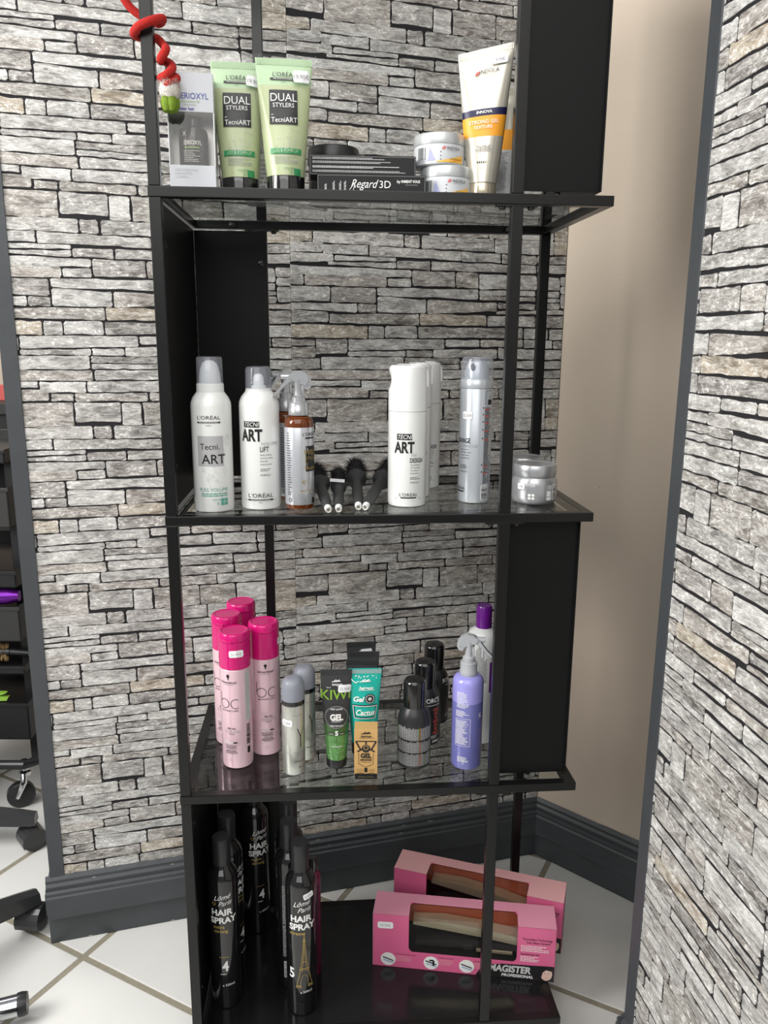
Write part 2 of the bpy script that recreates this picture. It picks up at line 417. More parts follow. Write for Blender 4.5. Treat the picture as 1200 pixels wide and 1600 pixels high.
# stones printed on the wallpaper: one repeat of the pattern, mm from the seam and from z = 1 m
STONES = """2 268 38 269 38 257 2 254 t|40 269 199 271 199 253 39 255 n|201 271 228 272 229 252 201 254 n|232 273 369 275 370 251 232 252 n|371 272 487 272 488 249 372 249 n|488 269 529 271 529 249 489 249 t|2 254 57 256 56 240 2 239 n|56 252 136 254 136 237 56 237 n|138 253 306 249 307 234 138 236 n|307 249 383 247 384 232 308 233 n|385 247 454 246 455 231 386 231 n|456 246 529 248 529 234 457 233 d|2 238 74 237 74 224 2 222 n|77 235 186 234 186 228 76 226 n|65 224 186 226 186 217 65 219 n|188 229 249 230 249 215 188 217 d|251 230 454 229 455 216 251 215 n|457 230 529 232 529 217 458 216 n|2 217 214 214 214 202 2 201 n|216 214 296 213 297 187 217 188 d|298 213 341 213 342 186 299 187 n|343 211 456 211 458 186 344 185 n|458 213 503 208 505 186 460 185 n|505 210 529 210 529 196 506 195 n|2 200 22 201 22 185 2 186 n|24 201 169 201 169 184 24 185 n|171 199 213 200 214 186 171 186 n|2 182 68 183 68 159 2 157 n|70 182 150 182 150 156 70 157 d|152 183 342 184 342 167 153 170 n|344 183 455 184 455 175 344 173 n|344 172 455 173 456 165 345 166 n|460 184 504 184 504 173 461 173 n|506 193 529 194 529 181 507 180 n|507 178 529 179 529 155 508 154 n|461 171 505 171 506 165 461 164 n|2 155 116 155 116 140 2 144 n|118 155 151 154 151 140 118 141 n|153 168 243 164 243 141 153 141 n|245 164 379 161 379 146 245 140 n|381 161 456 160 456 150 382 151 n|461 162 506 163 506 152 462 151 n|379 146 529 151 529 142 379 141 n|2 144 65 140 65 123 2 122 n|67 137 229 139 230 120 67 122 n|232 140 359 138 360 120 232 120 t|361 137 457 138 458 119 362 120 n|460 139 529 140 529 118 461 116 d|2 119 135 117 135 95 2 97 t|137 117 165 116 165 96 137 95 n|167 117 226 118 227 97 167 97 n|229 117 432 116 433 98 229 97 n|435 115 484 115 485 97 436 96 n|487 114 529 114 529 95 488 95 n|2 94 41 92 41 82 2 83 d|2 81 42 81 42 62 2 63 n|43 94 98 94 98 70 42 68 n|100 94 278 95 279 78 100 75 n|100 73 205 74 205 64 100 65 n|280 94 347 94 348 82 281 82 n|349 94 434 95 435 82 349 82 n|436 95 494 94 495 80 437 80 n|496 93 529 93 529 79 497 79 d|207 75 256 74 256 64 207 64 n|258 77 383 77 383 61 258 63 n|385 80 460 77 461 58 386 60 n|462 77 529 77 529 59 463 59 n|2 61 50 61 50 43 2 42 n|52 63 202 63 202 42 52 42 n|204 62 309 61 309 51 204 52 d|204 50 309 50 309 42 204 42 n|311 57 461 56 462 42 311 43 n|464 56 529 56 529 40 465 41 n|2 40 14 40 13 26 2 26 n|15 41 205 40 206 23 15 25 n|208 40 325 40 325 24 208 24 n|327 41 418 40 418 24 328 24 n|420 38 529 38 529 24 421 24 n|2 23 122 22 122 13 2 13 n|124 22 194 21 194 4 124 5 n|196 22 325 22 326 4 196 5 n|328 22 419 21 419 6 328 6 n|421 22 529 21 529 5 422 5 n|2 11 137 10 137 -8 2 -8 n|140 3 174 2 174 -9 140 -9 n|176 3 289 2 290 -11 176 -10 n|292 3 388 4 389 -13 292 -11 n|390 4 529 2 529 -14 391 -13 n|2 -11 60 -12 60 -42 2 -40 d|62 -11 172 -12 172 -46 61 -43 n|174 -12 245 -13 245 -45 174 -44 n|247 -14 278 -15 278 -46 247 -45 n|280 -13 357 -14 358 -48 281 -47 n|359 -15 420 -15 422 -49 360 -48 n|423 -16 485 -16 487 -50 424 -49 n|487 -16 529 -17 529 -52 489 -51 t"""
TONES = {'n': (0.50, 0.485, 0.47), 't': (0.47, 0.39, 0.29), 'd': (0.30, 0.275, 0.26), 'p': (0.62, 0.61, 0.60), 'b': (0.42, 0.38, 0.345)}
TW, TH = 0.530, 0.3215
def outline(q, rnd):
    pts = [(q[0], q[1]), (q[2], q[3]), (q[4], q[5]), (q[6], q[7])]
    out = []
    for a in range(4):
        p = Vector(pts[a]); r = Vector(pts[(a + 1) % 4]); d = r - p; L = d.length
        if L < 1e-5: continue
        t = d / L; nn = Vector((-t.y, t.x)); n = max(2, min(9, int(L / 0.013))); c = min(rnd.uniform(.0012, .0034), L * 0.2)
        out.append(p + t * c + nn * rnd.uniform(-.0002, .0006))
        for i in range(1, n):
            out.append(p + d * ((i + rnd.uniform(-.25, .25)) / n) + nn * rnd.uniform(-0.0013, 0.0008))
        out.append(r - t * c + nn * rnd.uniform(-.0002, .0006))
    cx = sum(p.x for p in out) / len(out); cz = sum(p.y for p in out) / len(out); k = []
    for p in out:
        d = Vector((p.x - cx, p.y - cz)); L = d.length or 1; k.append((p.x, p.y + (0.0002 if d.y > 0 else -0.0002)))
    return k
def clip(poly, x0, x1, z0, z1):
    for ax, lim, sg in ((0, x0, 1), (0, x1, -1), (1, z0, 1), (1, z1, -1)):
        res = []
        for i, p in enumerate(poly):
            q = poly[(i + 1) % len(poly)]; a = (p[ax] - lim) * sg; b = (q[ax] - lim) * sg
            if a >= 0: res.append(p)
            if a * b < 0:
                t = a / (a - b); res.append((p[0] + (q[0] - p[0]) * t, p[1] + (q[1] - p[1]) * t))
        poly = res
        if len(poly) < 3: return []
    return poly
tile_stones = []
rs = random.Random(21)
for t in STONES.split('|'):
    w = t.split(); q = [float(v) * 0.001 for v in w[:8]]
    for i in (1, 3, 5, 7): q[i] *= 0.9905
    if q[1] > .265: q[1] = q[3] = .2706
    if q[5] < -.045: q[5] = q[7] = -.0505
    for i in (0, 6): q[i] = -.004 if q[i] < .006 else q[i]
    for i in (2, 4): q[i] = .534 if q[i] > .526 else q[i]
    k = w[8]
    if k == 'n': k = rs.choices('npbd', (5, 3, 3, 1))[0]
    tc = Vector(TONES[k]) * rs.uniform(0.64, 1.02)
    tile_stones.append((outline(q, rs), tuple(tc)))
def stone_shape(mb_v, mb_f, poly, ox, oz, depth):
    cx = sum(p[0] for p in poly) / len(poly); cz = sum(p[1] for p in poly) / len(poly); n = len(poly); k = len(mb_v)
    for p in poly: mb_v.append((p[0] - ox, 0.0, p[1] - oz))
    for p in poly:
        d = Vector((p[0] - cx, p[1] - cz)); L = d.length or 1; s = min(0.0007, L * .2)
        mb_v.append((p[0] - d.x / L * s - ox, -depth, p[1] - d.y / L * s - oz))
    mb_f.append(tuple(k + n + i for i in range(n)))
    for i in range(n):
        j = (i + 1) % n; mb_f.append((k + i, k + j, k + n + j, k + n + i))
def stone_mesh(name, polys):
    V = []; F = []; T = []
    for poly, ox, oz, dep, tone in polys:
        a = len(F); stone_shape(V, F, poly, ox, oz, dep); T += [tone] * (len(F) - a)
    me = bpy.data.meshes.new(name); me.from_pydata(V, [], F); me.materials.append(M['stone'])
    ca = me.color_attributes.new('tone', 'FLOAT_COLOR', 'CORNER'); buf = []
    for f, t in zip(F, T): buf += [t[0], t[1], t[2], 1.0] * len(f)
    ca.data.foreach_set('color', buf); me.update(); return me
def project(p):
    d = Vector(p) - Vector(CAM); z = d.dot(Vector(CF))
    if z < .05: return None
    return (600 + 1235.16 * d.dot(Vector(CR)) / z, 800 + 1235.16 * d.dot(Vector(CD)) / z)
def lay_stones(wall, length, strips, z0, z1, ztop):
    """strips: (s0, s1, s of the pattern's left edge, vertical shift)"""
    mw = wall.matrix_basis; L = []
    cache = {}
    for s0, s1, sp, dz in strips:
        for row in range(-4, 6):
            for col in range(-4, 5):
                for idx, (poly, tone) in enumerate(tile_stones):
                    ox = sp + col * TW; oz = 1.0 + dz + row * TH
                    P = [(x + ox, z + oz) for x, z in poly]
                    P = clip(P, ox, ox + TW, -9, 9)
                    if max(p[0] for p in P) < s0 or min(p[0] for p in P) > s1 or max(p[1] for p in P) < z0 or min(p[1] for p in P) > ztop: continue
                    Q = clip(P, s0, s1, z0, ztop)
                    if len(Q) < 3: continue
                    x0, x1 = min(p[0] for p in Q), max(p[0] for p in Q); y0, y1 = min(p[1] for p in Q), max(p[1] for p in Q)
                    if x1 - x0 < 0.003 or y1 - y0 < 0.002: continue
                    c = project(mw @ Vector(((x0 + x1) / 2, 0, (y0 + y1) / 2))); a = project(mw @ Vector((x0, 0, y0))); b = project(mw @ Vector((x1, 0, y1)))
                    size = -1
                    if c and a and b and -30 < c[0] < 1230 and -30 < c[1] < 1630: size = abs((b[0] - a[0])) * abs(b[1] - a[1])
                    L.append((size, Q, tone, idx, ox, oz, len(Q) == len(P) and len(P) == len(poly) and x0 > s0 + 1e-6 and x1 < s1 - 1e-6 and y0 > z0 + 1e-6 and y1 < ztop - 1e-6))
    L.sort(key=lambda t: -t[0]); rest = []
    for n, (size, Q, tone, idx, ox, oz, whole) in enumerate(L):
        dep = 0.0009 + 0.0006 * ((idx * 37) % 10) / 10
        if n < 300 and size > 0:
            cx = ox + sum(p[0] for p in tile_stones[idx][0]) / len(tile_stones[idx][0]); cz = oz + sum(p[1] for p in tile_stones[idx][0]) / len(tile_stones[idx][0])
            if whole:
                if idx not in cache: cache[idx] = stone_mesh('stone', [(Q, cx, cz, dep, tone)])
                me = cache[idx]
            else: me = stone_mesh('stone', [(Q, cx, cz, dep, tone)])
            o = bpy.data.objects.new('stone', me); C.objects.link(o); o.parent = wall; o.location = (cx, -0.0001, cz)
        else: rest.append((Q, 0.0, 0.0, dep, tone))
    if rest:
        o = bpy.data.objects.new('stone_remainder', stone_mesh('stone_remainder', rest)); C.objects.link(o); o.parent = wall; o['kind'] = 'stuff'; o.location = (0, -0.0001, 0)
def wall(name, A, d, length, h, thick, m):
    w = MB().box(0, length, 0, thick, 0, h).build(name, m, kind='structure')
    d = Vector(d).normalized()
    w.matrix_basis = Matrix(((d.x, -d.y, 0, A[0]), (d.y, d.x, 0, A[1]), (0, 0, 1, 0), (0, 0, 0, 1)))
    return w
A0 = Vector((-0.2955, 0.2937)); B0 = Vector((0.6566, 0.4888)); LB = (B0 - A0).length
wb = wall('wall_back', A0, B0 - A0, LB, 2.5, 0.11, M['gap'])
SEAM = 0.4565
lay_stones(wb, LB, [(0.022, SEAM, SEAM - TW, 0.0015), (SEAM, LB - .001, SEAM, 0.0)], 0.134, 0, 2.45)
E0 = Vector((0.6353, -0.0770)); rd = Vector((0.057, -0.9984)).normalized()
wr = wall('wall_right', E0, rd, 1.7, 2.5, 0.5, M['gap'])
lay_stones(wr, 1.0, [(0.012, 1.0, -0.19, -0.06)], 0.12, 0, 2.45)
# beige wall in the corner, the return behind the right wall's edge, and the far wall of the salon
bd = Vector((0.6897, -0.7241))
wc = wall('wall_corner', B0, bd, 0.82, 2.5, 0.1, M['beige'])
wf = MB().box(-3.2, 1.6, 2.3, 2.4, 0, 2.5).build('wall_far', M['beige'], kind='structure')
# small marks on the beige wall
mk = MB()
for s, z, r in ((.096, 0.825, .0016), (.135, 0.83, .0008), (.17, 1.30, .0009)):
    mk.add([(s + r * math.cos(k * PI / 4), -0.0004, z + r * math.sin(k * PI / 4)) for k in range(8)], [tuple(range(8))], 0, False)
mk.build('nail_hole', M['grey_ink'], wc)
# skirting boards
BP = [(0, 0), (0.004, 0), (0.004, 0.054), (0.014, 0.056), (0.014, 0.098), (0.012, 0.101), (0.0125, 0.107), (0.008, 0.110), (0.0095, 0.119), (0.006, 0.124), (0.0065, 0.130), (0.002, 0.137), (0, 0.137)]
dd = (B0 - A0).normalized()
prism_along('baseboard_back', A0 - dd * 0.010, B0, BP, M['slate'], 'structure', ragged=0.0012, n=60)
prism_along('baseboard_corner', B0, B0 + bd * 0.80, BP, M['slate'], 'structure', ragged=0.0012, n=40)
prism_along('baseboard_left', A0 + Vector((-dd.y, dd.x)) * 0.11 - dd * 0.0, A0, BP, M['slate'], 'structure', ragged=0.001, n=6)
prism_along('baseboard_right', E0 - rd * 0.008, E0 + rd * 1.6, [(a * 1.3, b * .985) for a, b in BP], M['slate'], 'structure', ragged=0.001, n=60)
prism_along('baseboard_return', E0 + Vector((0.5, 0)), E0 - Vector((0.012, 0)), BP, M['slate'], 'structure', n=4)
ch = MB()
for k in range(26):
    s = R_.uniform(-.01, .9) ** 1; z = R_.choice((.137, .1245, .1105, .002)); w = R_.uniform(.002, .008)
    p = A0 + dd * s; q = {.137: .0022, .1245: .0068, .1105: .0098, .002: .0046}[z]
    o = Vector((dd.y, -dd.x)); c = p + o * q
    ch.add([(c.x + dd.x * a, c.y + dd.y * a, z + b) for a, b in ((-w, 0), (0, -.0007), (w, 0), (0, .0009))], [(0, 1, 2, 3)], 0, False)
ch.build('paint_chips', M['chip'], bpy.data.objects['baseboard_back'], kind='stuff')
# corner trims
def trim(name, A, d, w, back, z0):
    d = Vector(d).normalized(); n = Vector((d.y, -d.x))   # n towards the room
    pts = [A - d * .002 + n * .003, A + d * w + n * .003, A + d * (w + .001) + n * .0002, A + n * .0002, A - n * back, A - d * .002 - n * back]
    vs = [(p.x, p.y, z) for z in (z0, 2.5) for p in pts]; k = len(pts)
    fs = [tuple(range(k)), tuple(range(k, 2 * k))[::-1]] + [(i, (i + 1) % k, (i + 1) % k + k, i + k) for i in range(k)]
    MB().add(vs, fs, 0, False).build(name, M['slate'], kind='structure')
trim('trim_1', A0, dd, 0.0225, 0.03, 0.13)
trim('trim_2', E0, rd, 0.022, 0.03, 0.13)

# ------------------------------------------------------------------ the shelving rack
W, D = 0.565, 0.2864
Z0, Z1, Z2, Z3, Z4 = 1.6692, 1.2689, 0.8688, 0.4684, 0.0634
RH, RW = 0.0126, 0.0140
rack = thing('display_rack', 'tall black metal display rack with glass shelves standing before the stone-pattern wall', 'shelf')
def part(name, mb, m, parent=rack, label=None): return mb.build(name, m, parent, label)
for z in (Z0, Z1, Z2, Z3, Z4):
    part('rail', MB().box(0, W, 0, RW, z - RH, z, .0012), M['black'])
    part('rail', MB().box(0, W, D - RW, D, z - RH, z, .0012), M['black'])
    part('rail', MB().box(0.0002, RW, RW - .001, D - RW + .001, z - RH, z, .0012), M['black'])
    part('rail', MB().box(W - RW, W - .0002, RW - .001, D - RW + .001, z - RH, z, .0012), M['black'])
for z in (Z0, Z1, Z2, Z3):
    g = MB().box(RW, W - RW, RW, D - RW, z - .0065, z - 0.0003)
    part('glass_shelf', g, M['glass'])
    for sx in (0.07, W - 0.07):
        for y in (RW + .008, D - RW - .008):
            b = part('glass_clip', MB().lathe(rounded(.006, z - .010, z - .0068, .001), 16, (sx, y)), M['screw'])
part('base_board', MB().box(RW, W - RW, RW, D - RW, Z4 - .010, Z4 - .0004), M['board'])
PX0, PX1 = 0.4370, 0.4520
BX0, BX1 = 0.1060, 0.1210
tiers = ((Z1, Z0 - RH), (Z2, Z1 - RH), (Z3, Z2 - RH), (Z4, Z3 - RH))
for k, (a, b) in enumerate(tiers):
    part('post', MB().box(0.0008, .0152, 0.0008, .0142, a, b, .0012), M['black'])
    part('post', MB().box(PX0, PX1, 0.0008, .0142, a, b, .0012), M['black'])
    part('post', MB().box(BX0, BX1, D - .0142, D - .0008, a, b, .0012), M['black'])
    part('post', MB().box(W - .0158, W - .0008, D - .0142, D - .0008, a, b, .0012), M['black'])
    # flanges under the rail at the inset posts, two screws each
    for (x, y) in (((PX0 + PX1) / 2, .007), ((BX0 + BX1) / 2, D - .007)):
        f = part('flange', MB().box(x - .026, x + .026, y - .0065, y + .0065, b - .0022, b - .0001, .0006), M['black'])
        for sx in (-.018, .018):
            MB().lathe([(0, b - .0062), (.003, b - .0058), (.0042, b - .0042), (.0042, b - .0022)], 14, (x + sx, y)).build('screw', M['screw'], f)
    g0, g1 = a + .0065, b - .003
    if k % 2 == 1:      # closed on the left
        s = part('side_panel', MB().box(.0095, .0110, .0142, D - .0145, g0, g1, .0004), M['panel'])
        r = part('back_panel', MB().box(.0112, .1205, D - .0162, D - .0148, g0, g1, .0004), M['panel'])
        spots = [(s, (.0112, .032, z), 'x') for z in (g0 + .055, g1 - .048)] + [(r, (.112, D - .0164, z), 'y') for z in (g0 + .055, g1 - .048)]
        L = .0112
    else:               # closed on the right
        s = part('side_panel', MB().box(.5515, .5530, .0142, D - .0145, g0, g1, .0004), M['panel'])
        r = part('front_panel', MB().box(.4521, .5530, .0205, .0220, g0, g1, .0004), M['panel'])
        spots = [(s, (.5513, .25, z), '-x') for z in (g0 + .055, g1 - .048)]
        part('panel_bolt', MB().lathe(rounded(.005, a + .0002, g0 + .0006, .001), 14, (.500, .0295)), M['screw'])
    for o, (x, y, z), ax in spots:
        mb = MB().lathe([(0, 0), (.0048, 0), (.0046, .0012), (.003, .0022), (.0016, .0023), (.0014, .0012), (0, .0012)], 16)
        Mx = {'x': Matrix.Rotation(PI / 2, 4, 'Y'), '-x': Matrix.Rotation(-PI / 2, 4, 'Y'), 'y': Matrix.Rotation(PI / 2, 4, 'X')}[ax]
        mb.xform(Matrix.Translation((x, y, z)) @ Mx).build('screw', M['screw'], o)
for x, y in ((.02, .02), (W - .02, .02), (.02, D - .02), (W - .02, D - .02)):
    part('foot', MB().lathe([(0, 0), (.014, 0), (.015, .004), (.009, .010), (.009, Z4 - RH)], 20, (x, y)), M['rubber'])

# ------------------------------------------------------------------ packages
def can(name, label, cat, x, y, z, rz, parts, group=None):
    t = thing(name, label, cat, (x, y, z), rz, group)
    for pn, prof, m in parts: MB().lathe(prof).build(pn, m, t)
    return t
CAMX, CAMY = CAM[0], CAM[1]
def facing(x, y): return math.atan2(-(CAMX - x), -(CAMY - y)) * -1   # turn so that the front looks at the camera
def dome(r, z0, z1, r0=None):
    """spray button"""
    return [(0, z0), (r0 or r, z0), (r, z0 + (z1 - z0) * .3), (r * .9, z0 + (z1 - z0) * .75), (r * .55, z1 - .0006), (0, z1)]

# -- tier 1: styling products on the second shelf
r = .0264; h = .2016
mprof = [(0, 0), (r - .003, 0), (r - .0008, .001), (r, .004), (r, .138), (r - .0006, .143), (r - .003, .149), (r - .007, .1545), (.0178, .1565)]
x, y = .0574, .0483
t = can('mousse_can', 'tall white mousse can with domed pump under a clear cap, far left on second shelf', 'can', x, y, Z2, facing(x, y), [
    ('body', mprof, M['white']),
    ('collar', [(.0178, .1560), (.0176, .1665), (.0168, .1672), (.0150, .1672), (.0150, .1690)], M['white_plastic']),
    ('nozzle', [(0, .166), (.0142, .167), (.0138, .176), (.0122, .186), (.0095, .193), (.005, .1965), (0, .1972)], M['white_plastic']),
    ('clear_cap', [(.0171, .1674), (.0168, .1985), (.0160, .2008), (.0145, .2016), (0, .2016)], M['clearcap'])], 'tecni styling cans')
P = Print(t, cyl(prof_r(mprof[1:])))
P.text("L'ORÉAL", -.004, .1225, .0048, M['ink'], sx=1.25)
P.rect(-.0195, .0115, .1175, .1195, M['ink'], 'label_panel'); P.text('PROFESSIONNEL', -.004, .1178, .0014, M['white_ink'], sx=1.7, off=.0007)
P.text('PARIS', -.004, .1140, .0014, M['ink'], sx=1.4)
P.rect(-.0205, .0145, .0615, .1010, M['grey_panel'])
P.text('Tecni.', -.0035, .0835, .0080, M['ink'], sx=.95); P.text('ART', .0010, .0650, .0125, M['ink'], sx=.95, bold=.01)
for a in range(12):      # fine line drawings beside and below the panel
    q = random.Random(a); u0 = q.uniform(.014, .021) if a < 6 else q.uniform(-.014, .012); v0 = q.uniform(.055, .105) if a < 6 else q.uniform(.034, .058); st = [(u0, v0)]
    for k in range(7): st.append((st[-1][0] + q.uniform(-.004, .004), st[-1][1] + q.uniform(-.005, .005)))
    P.stroke(st, .00035, M['pale_ink'])
P.text('FULL VOLUME', .000, .0285, .0046, M['teal_ink'], sx=.95); P.lines(-.017, .018, .021, .0265, 2, M['teal_ink'], ragged=False, seed=3)
P.text('VOLUME', .004, .0160, .0024, M['teal_ink']); P.rect(.0085, .0185, .0095, .0185, M['teal_ink']); P.text('4', .0045, .0100, .0042, M['teal_ink'])
P.stroke([(.0085, .014), (.0185, .014)], .0004, M['white_ink'], off=.0007); P.stroke([(.0135, .0095), (.0135, .0185)], .0004, M['white_ink'], off=.0007)
P.flush()

x, y = .1190, .0623; r = .0268
lprof = [(0, 0), (r - .003, 0), (r - .0008, .001), (r, .004), (r, .138), (r - .0008, .1435), (r - .0035, .1495), (r - .0075, .1545), (.0175, .1570)]
t = can('hairspray_can', 'white root-lift spray can with clear cap, second from left on second shelf', 'can', x, y, Z2, facing(x, y), [
    ('body', lprof, M['white']),
    ('collar', [(.0175, .1568), (.0172, .1600), (.0100, .1605), (.0100, .1640), (0, .1642)], M['white_plastic']),
    ('nozzle', dome(.0075, .1635, .1795, .0075), M['white_plastic']),
    ('clear_cap', [(.0173, .1604), (.0170, .1850), (.0155, .1880), (.0120, .1891), (0, .1891)], M['clearcap'])], 'tecni styling cans')
P = Print(t, cyl(prof_r(lprof[1:])))
P.rect(-.0225, -.0005, .1105, .1185, M['ink']); P.text('TECNI', -.0115, .1120, .0056, M['white_ink'], shear=.25, sx=.9, off=.0007)
P.text('ART', -.0115, .0930, .0155, M['ink'], sx=.72, bold=.035)
P.text('VOLUME', .0125, .0870, .0042, M['grey_ink'], shear=.35, sx=1.1); P.text('LIFT', .0055, .0785, .0070, M['ink'], sx=.7, bold=.01)
for k, s in enumerate(('Spray mousse', 'volume racines', 'Root lift', 'spray mousse')): P.text(s, -.0005, .0735 - k * .0042, .0021, M['ink'], align='LEFT')
P.lines(-.0005, .018, .0520, .0565, 2, M['ink'], seed=5, h=.0007); P.text('FORCE 3', -.0005, .0460, .0026, M['ink'], align='LEFT')
P.text("L'ORÉAL", -.001, .0170, .0056, M['ink'], sx=1.2); P.rect(-.0185, .0165, .0125, .0147, M['ink']); P.text('PROFESSIONNEL', -.001, .0129, .0014, M['white_ink'], sx=1.9, off=.0007)
P.text('PARIS', -.001, .0095, .0014, M['ink']); P.text('250 ml', -.0215, .0130, .0012, M['ink']); P.text('8.4 fl oz', .0200, .0130, .0012, M['ink'])
P.flush()

# trigger spray bottles
M['amber'] = mat('amber_plastic', (0.22, 0.050, 0.006), 0.12, trans=0.5, coat=0.4)
M['label_silver'] = mat('silver_foil_label', (0.60, 0.62, 0.66), 0.28, metal=0.6)
def trigger_head(parent, z, m, s=1, flip=1, rz=0.0):
    """arched mini trigger: head, lever and nozzle; flip=1 sprays to the left"""
    f = flip; T = Matrix.Rotation(rz, 4, 'Z')
    lever = [(.0115, .0380), (.0027, .0418), (-.0062, .0400), (-.0139, .0343), (-.0194, .0265), (-.0260, .0177), (-.0327, .0110), (-.0342, .0077), (-.0294, .0095), (-.0217, .0175), (-.0150, .0245), (-.0070, .0285), (.0010, .0275), (.0060, .0215), (.0095, .0168), (.0150, .0172), (.0182, .0235), (.0170, .0310)]
    mb = MB().prism([(a * s * f, z + b * s) for a, b in lever], -.0045 * s, .0045 * s); mb.xform(T).build('trigger', m, parent)
    MB().prism([(a * s * f, z + b * s) for a, b in ((.0100, .0215), (-.0050, .0275), (-.0120, .0310), (-.0120, .0360), (-.0060, .0396), (.0030, .0412), (.0115, .0370), (.0140, .0290))], -.0062 * s, .0062 * s).xform(T).build('spray_head', m, parent)
    nb = MB().tube([(-.0030 * s * f, 0, z + .0335 * s), (-.0190 * s * f, 0, z + .0335 * s), (-.0230 * s * f, 0, z + .0335 * s)], [.0042 * s, .0042 * s, .0036 * s], 14)
    nb.xform(T).build('nozzle', m, parent)
    st = MB().lathe([(.0095 * s, z), (.0093 * s, z + .006 * s), (.0062 * s, z + .009 * s), (.0055 * s, z + .018 * s), (.0070 * s, z + .030 * s), (0, z + .031 * s)], 20)
    st.box(.002 * s, .008 * s, -.004 * s, .004 * s, z + .006 * s, z + .024 * s, .001).xform(T).build('pump_stem', m, parent)
    MB().lathe([(0, 0), (.0016 * s, 0), (.0013 * s, .0007), (0, .0009)], 10).xform(T @ Matrix.Translation((.0135 * s * f, -.0046 * s, z + .0235 * s)) @ Matrix.Rotation(PI / 2, 4, 'X')).build('pivot', m, parent)
def wild(x, y, rz, label):
    r = .0193
    t = thing('spray_bottle', label, 'bottle', (x, y, Z2), rz, 'amber trigger spray bottles')
    bp = [(0, 0), (r - .004, 0), (r - .0012, .0012), (r, .004), (r, .116), (r - .0008, .120), (r - .004, .1235), (.0120, .1250), (.0110, .1262)]
    MB().lathe(bp).build('body', M['amber'], t)
    MB().lathe([(r + .0003, .0075), (r + .0004, .0078), (r + .0004, .1105), (r + .0003, .1108)], 40).build('label', M['label_silver'], t)
    MB().lathe([(0, .1262), (.0134, .1262), (.0136, .1275), (.0136, .1350), (.0129, .1362), (.0127, .1425), (.0118, .1432), (0, .1432)], 40).build('collar', M['silver'], t)
    trigger_head(t, .1432, M['silver'], .98)
    P = Print(t, cyl(r + .0004))
    P.text("L'ORÉAL", .0160, .1000, .0042, M['ink'], sx=1.1); P.rect(.0080, .0250, .0960, .0980, M['ink'])
    P.rect(.0085, .0290, .0525, .0865, M['ink']); P.text('WILD', .0180, .0745, .0075, M['gold_ink'], off=.0007, shear=.1); P.text('STYLERS', .0180, .0680, .0046, M['gold_ink'], sx=.9, off=.0007)
    P.text('BY', .0110, .0635, .0015, M['gold_ink'], off=.0007); P.text('TecniART', .0180, .0550, .0048, M['gold_ink'], sx=.85, off=.0007)
    P.lines(-.0185, -.0110, .020, .105, 26, M['ink'], seed=9, h=.0009)
    for a in range(9):
        q = random.Random(a + 50); st = [(q.uniform(.000, .010), q.uniform(.020, .085))]
        for k in range(8): st.append((st[-1][0] + q.uniform(-.003, .003), st[-1][1] + q.uniform(-.004, .005)))
        P.stroke(st, .0003, M['pale_ink'] if a % 2 else M['gold_ink'])
    P.text('BEACH WAVES', .0120, .0255, .0028, M['gold_ink'], sx=.9); P.lines(-.002, .022, .0165, .0230, 3, M['grey_ink'], seed=4, h=.0008)
    P.disc(-.0140, .0140, .0026, M['ink'], 'line_art', r0=.0019); P.rect(.0180, .0250, .009, .0165, M['ink'])
    P.flush(); return t
wild(.1719, .0486, facing(.1719, .0486) + .02, 'amber trigger spray bottle with silver foil label, in front of its twin')
wild(.1530, .1120, facing(.153, .112) + .5, 'amber trigger spray bottle mostly hidden behind its twin on second shelf')

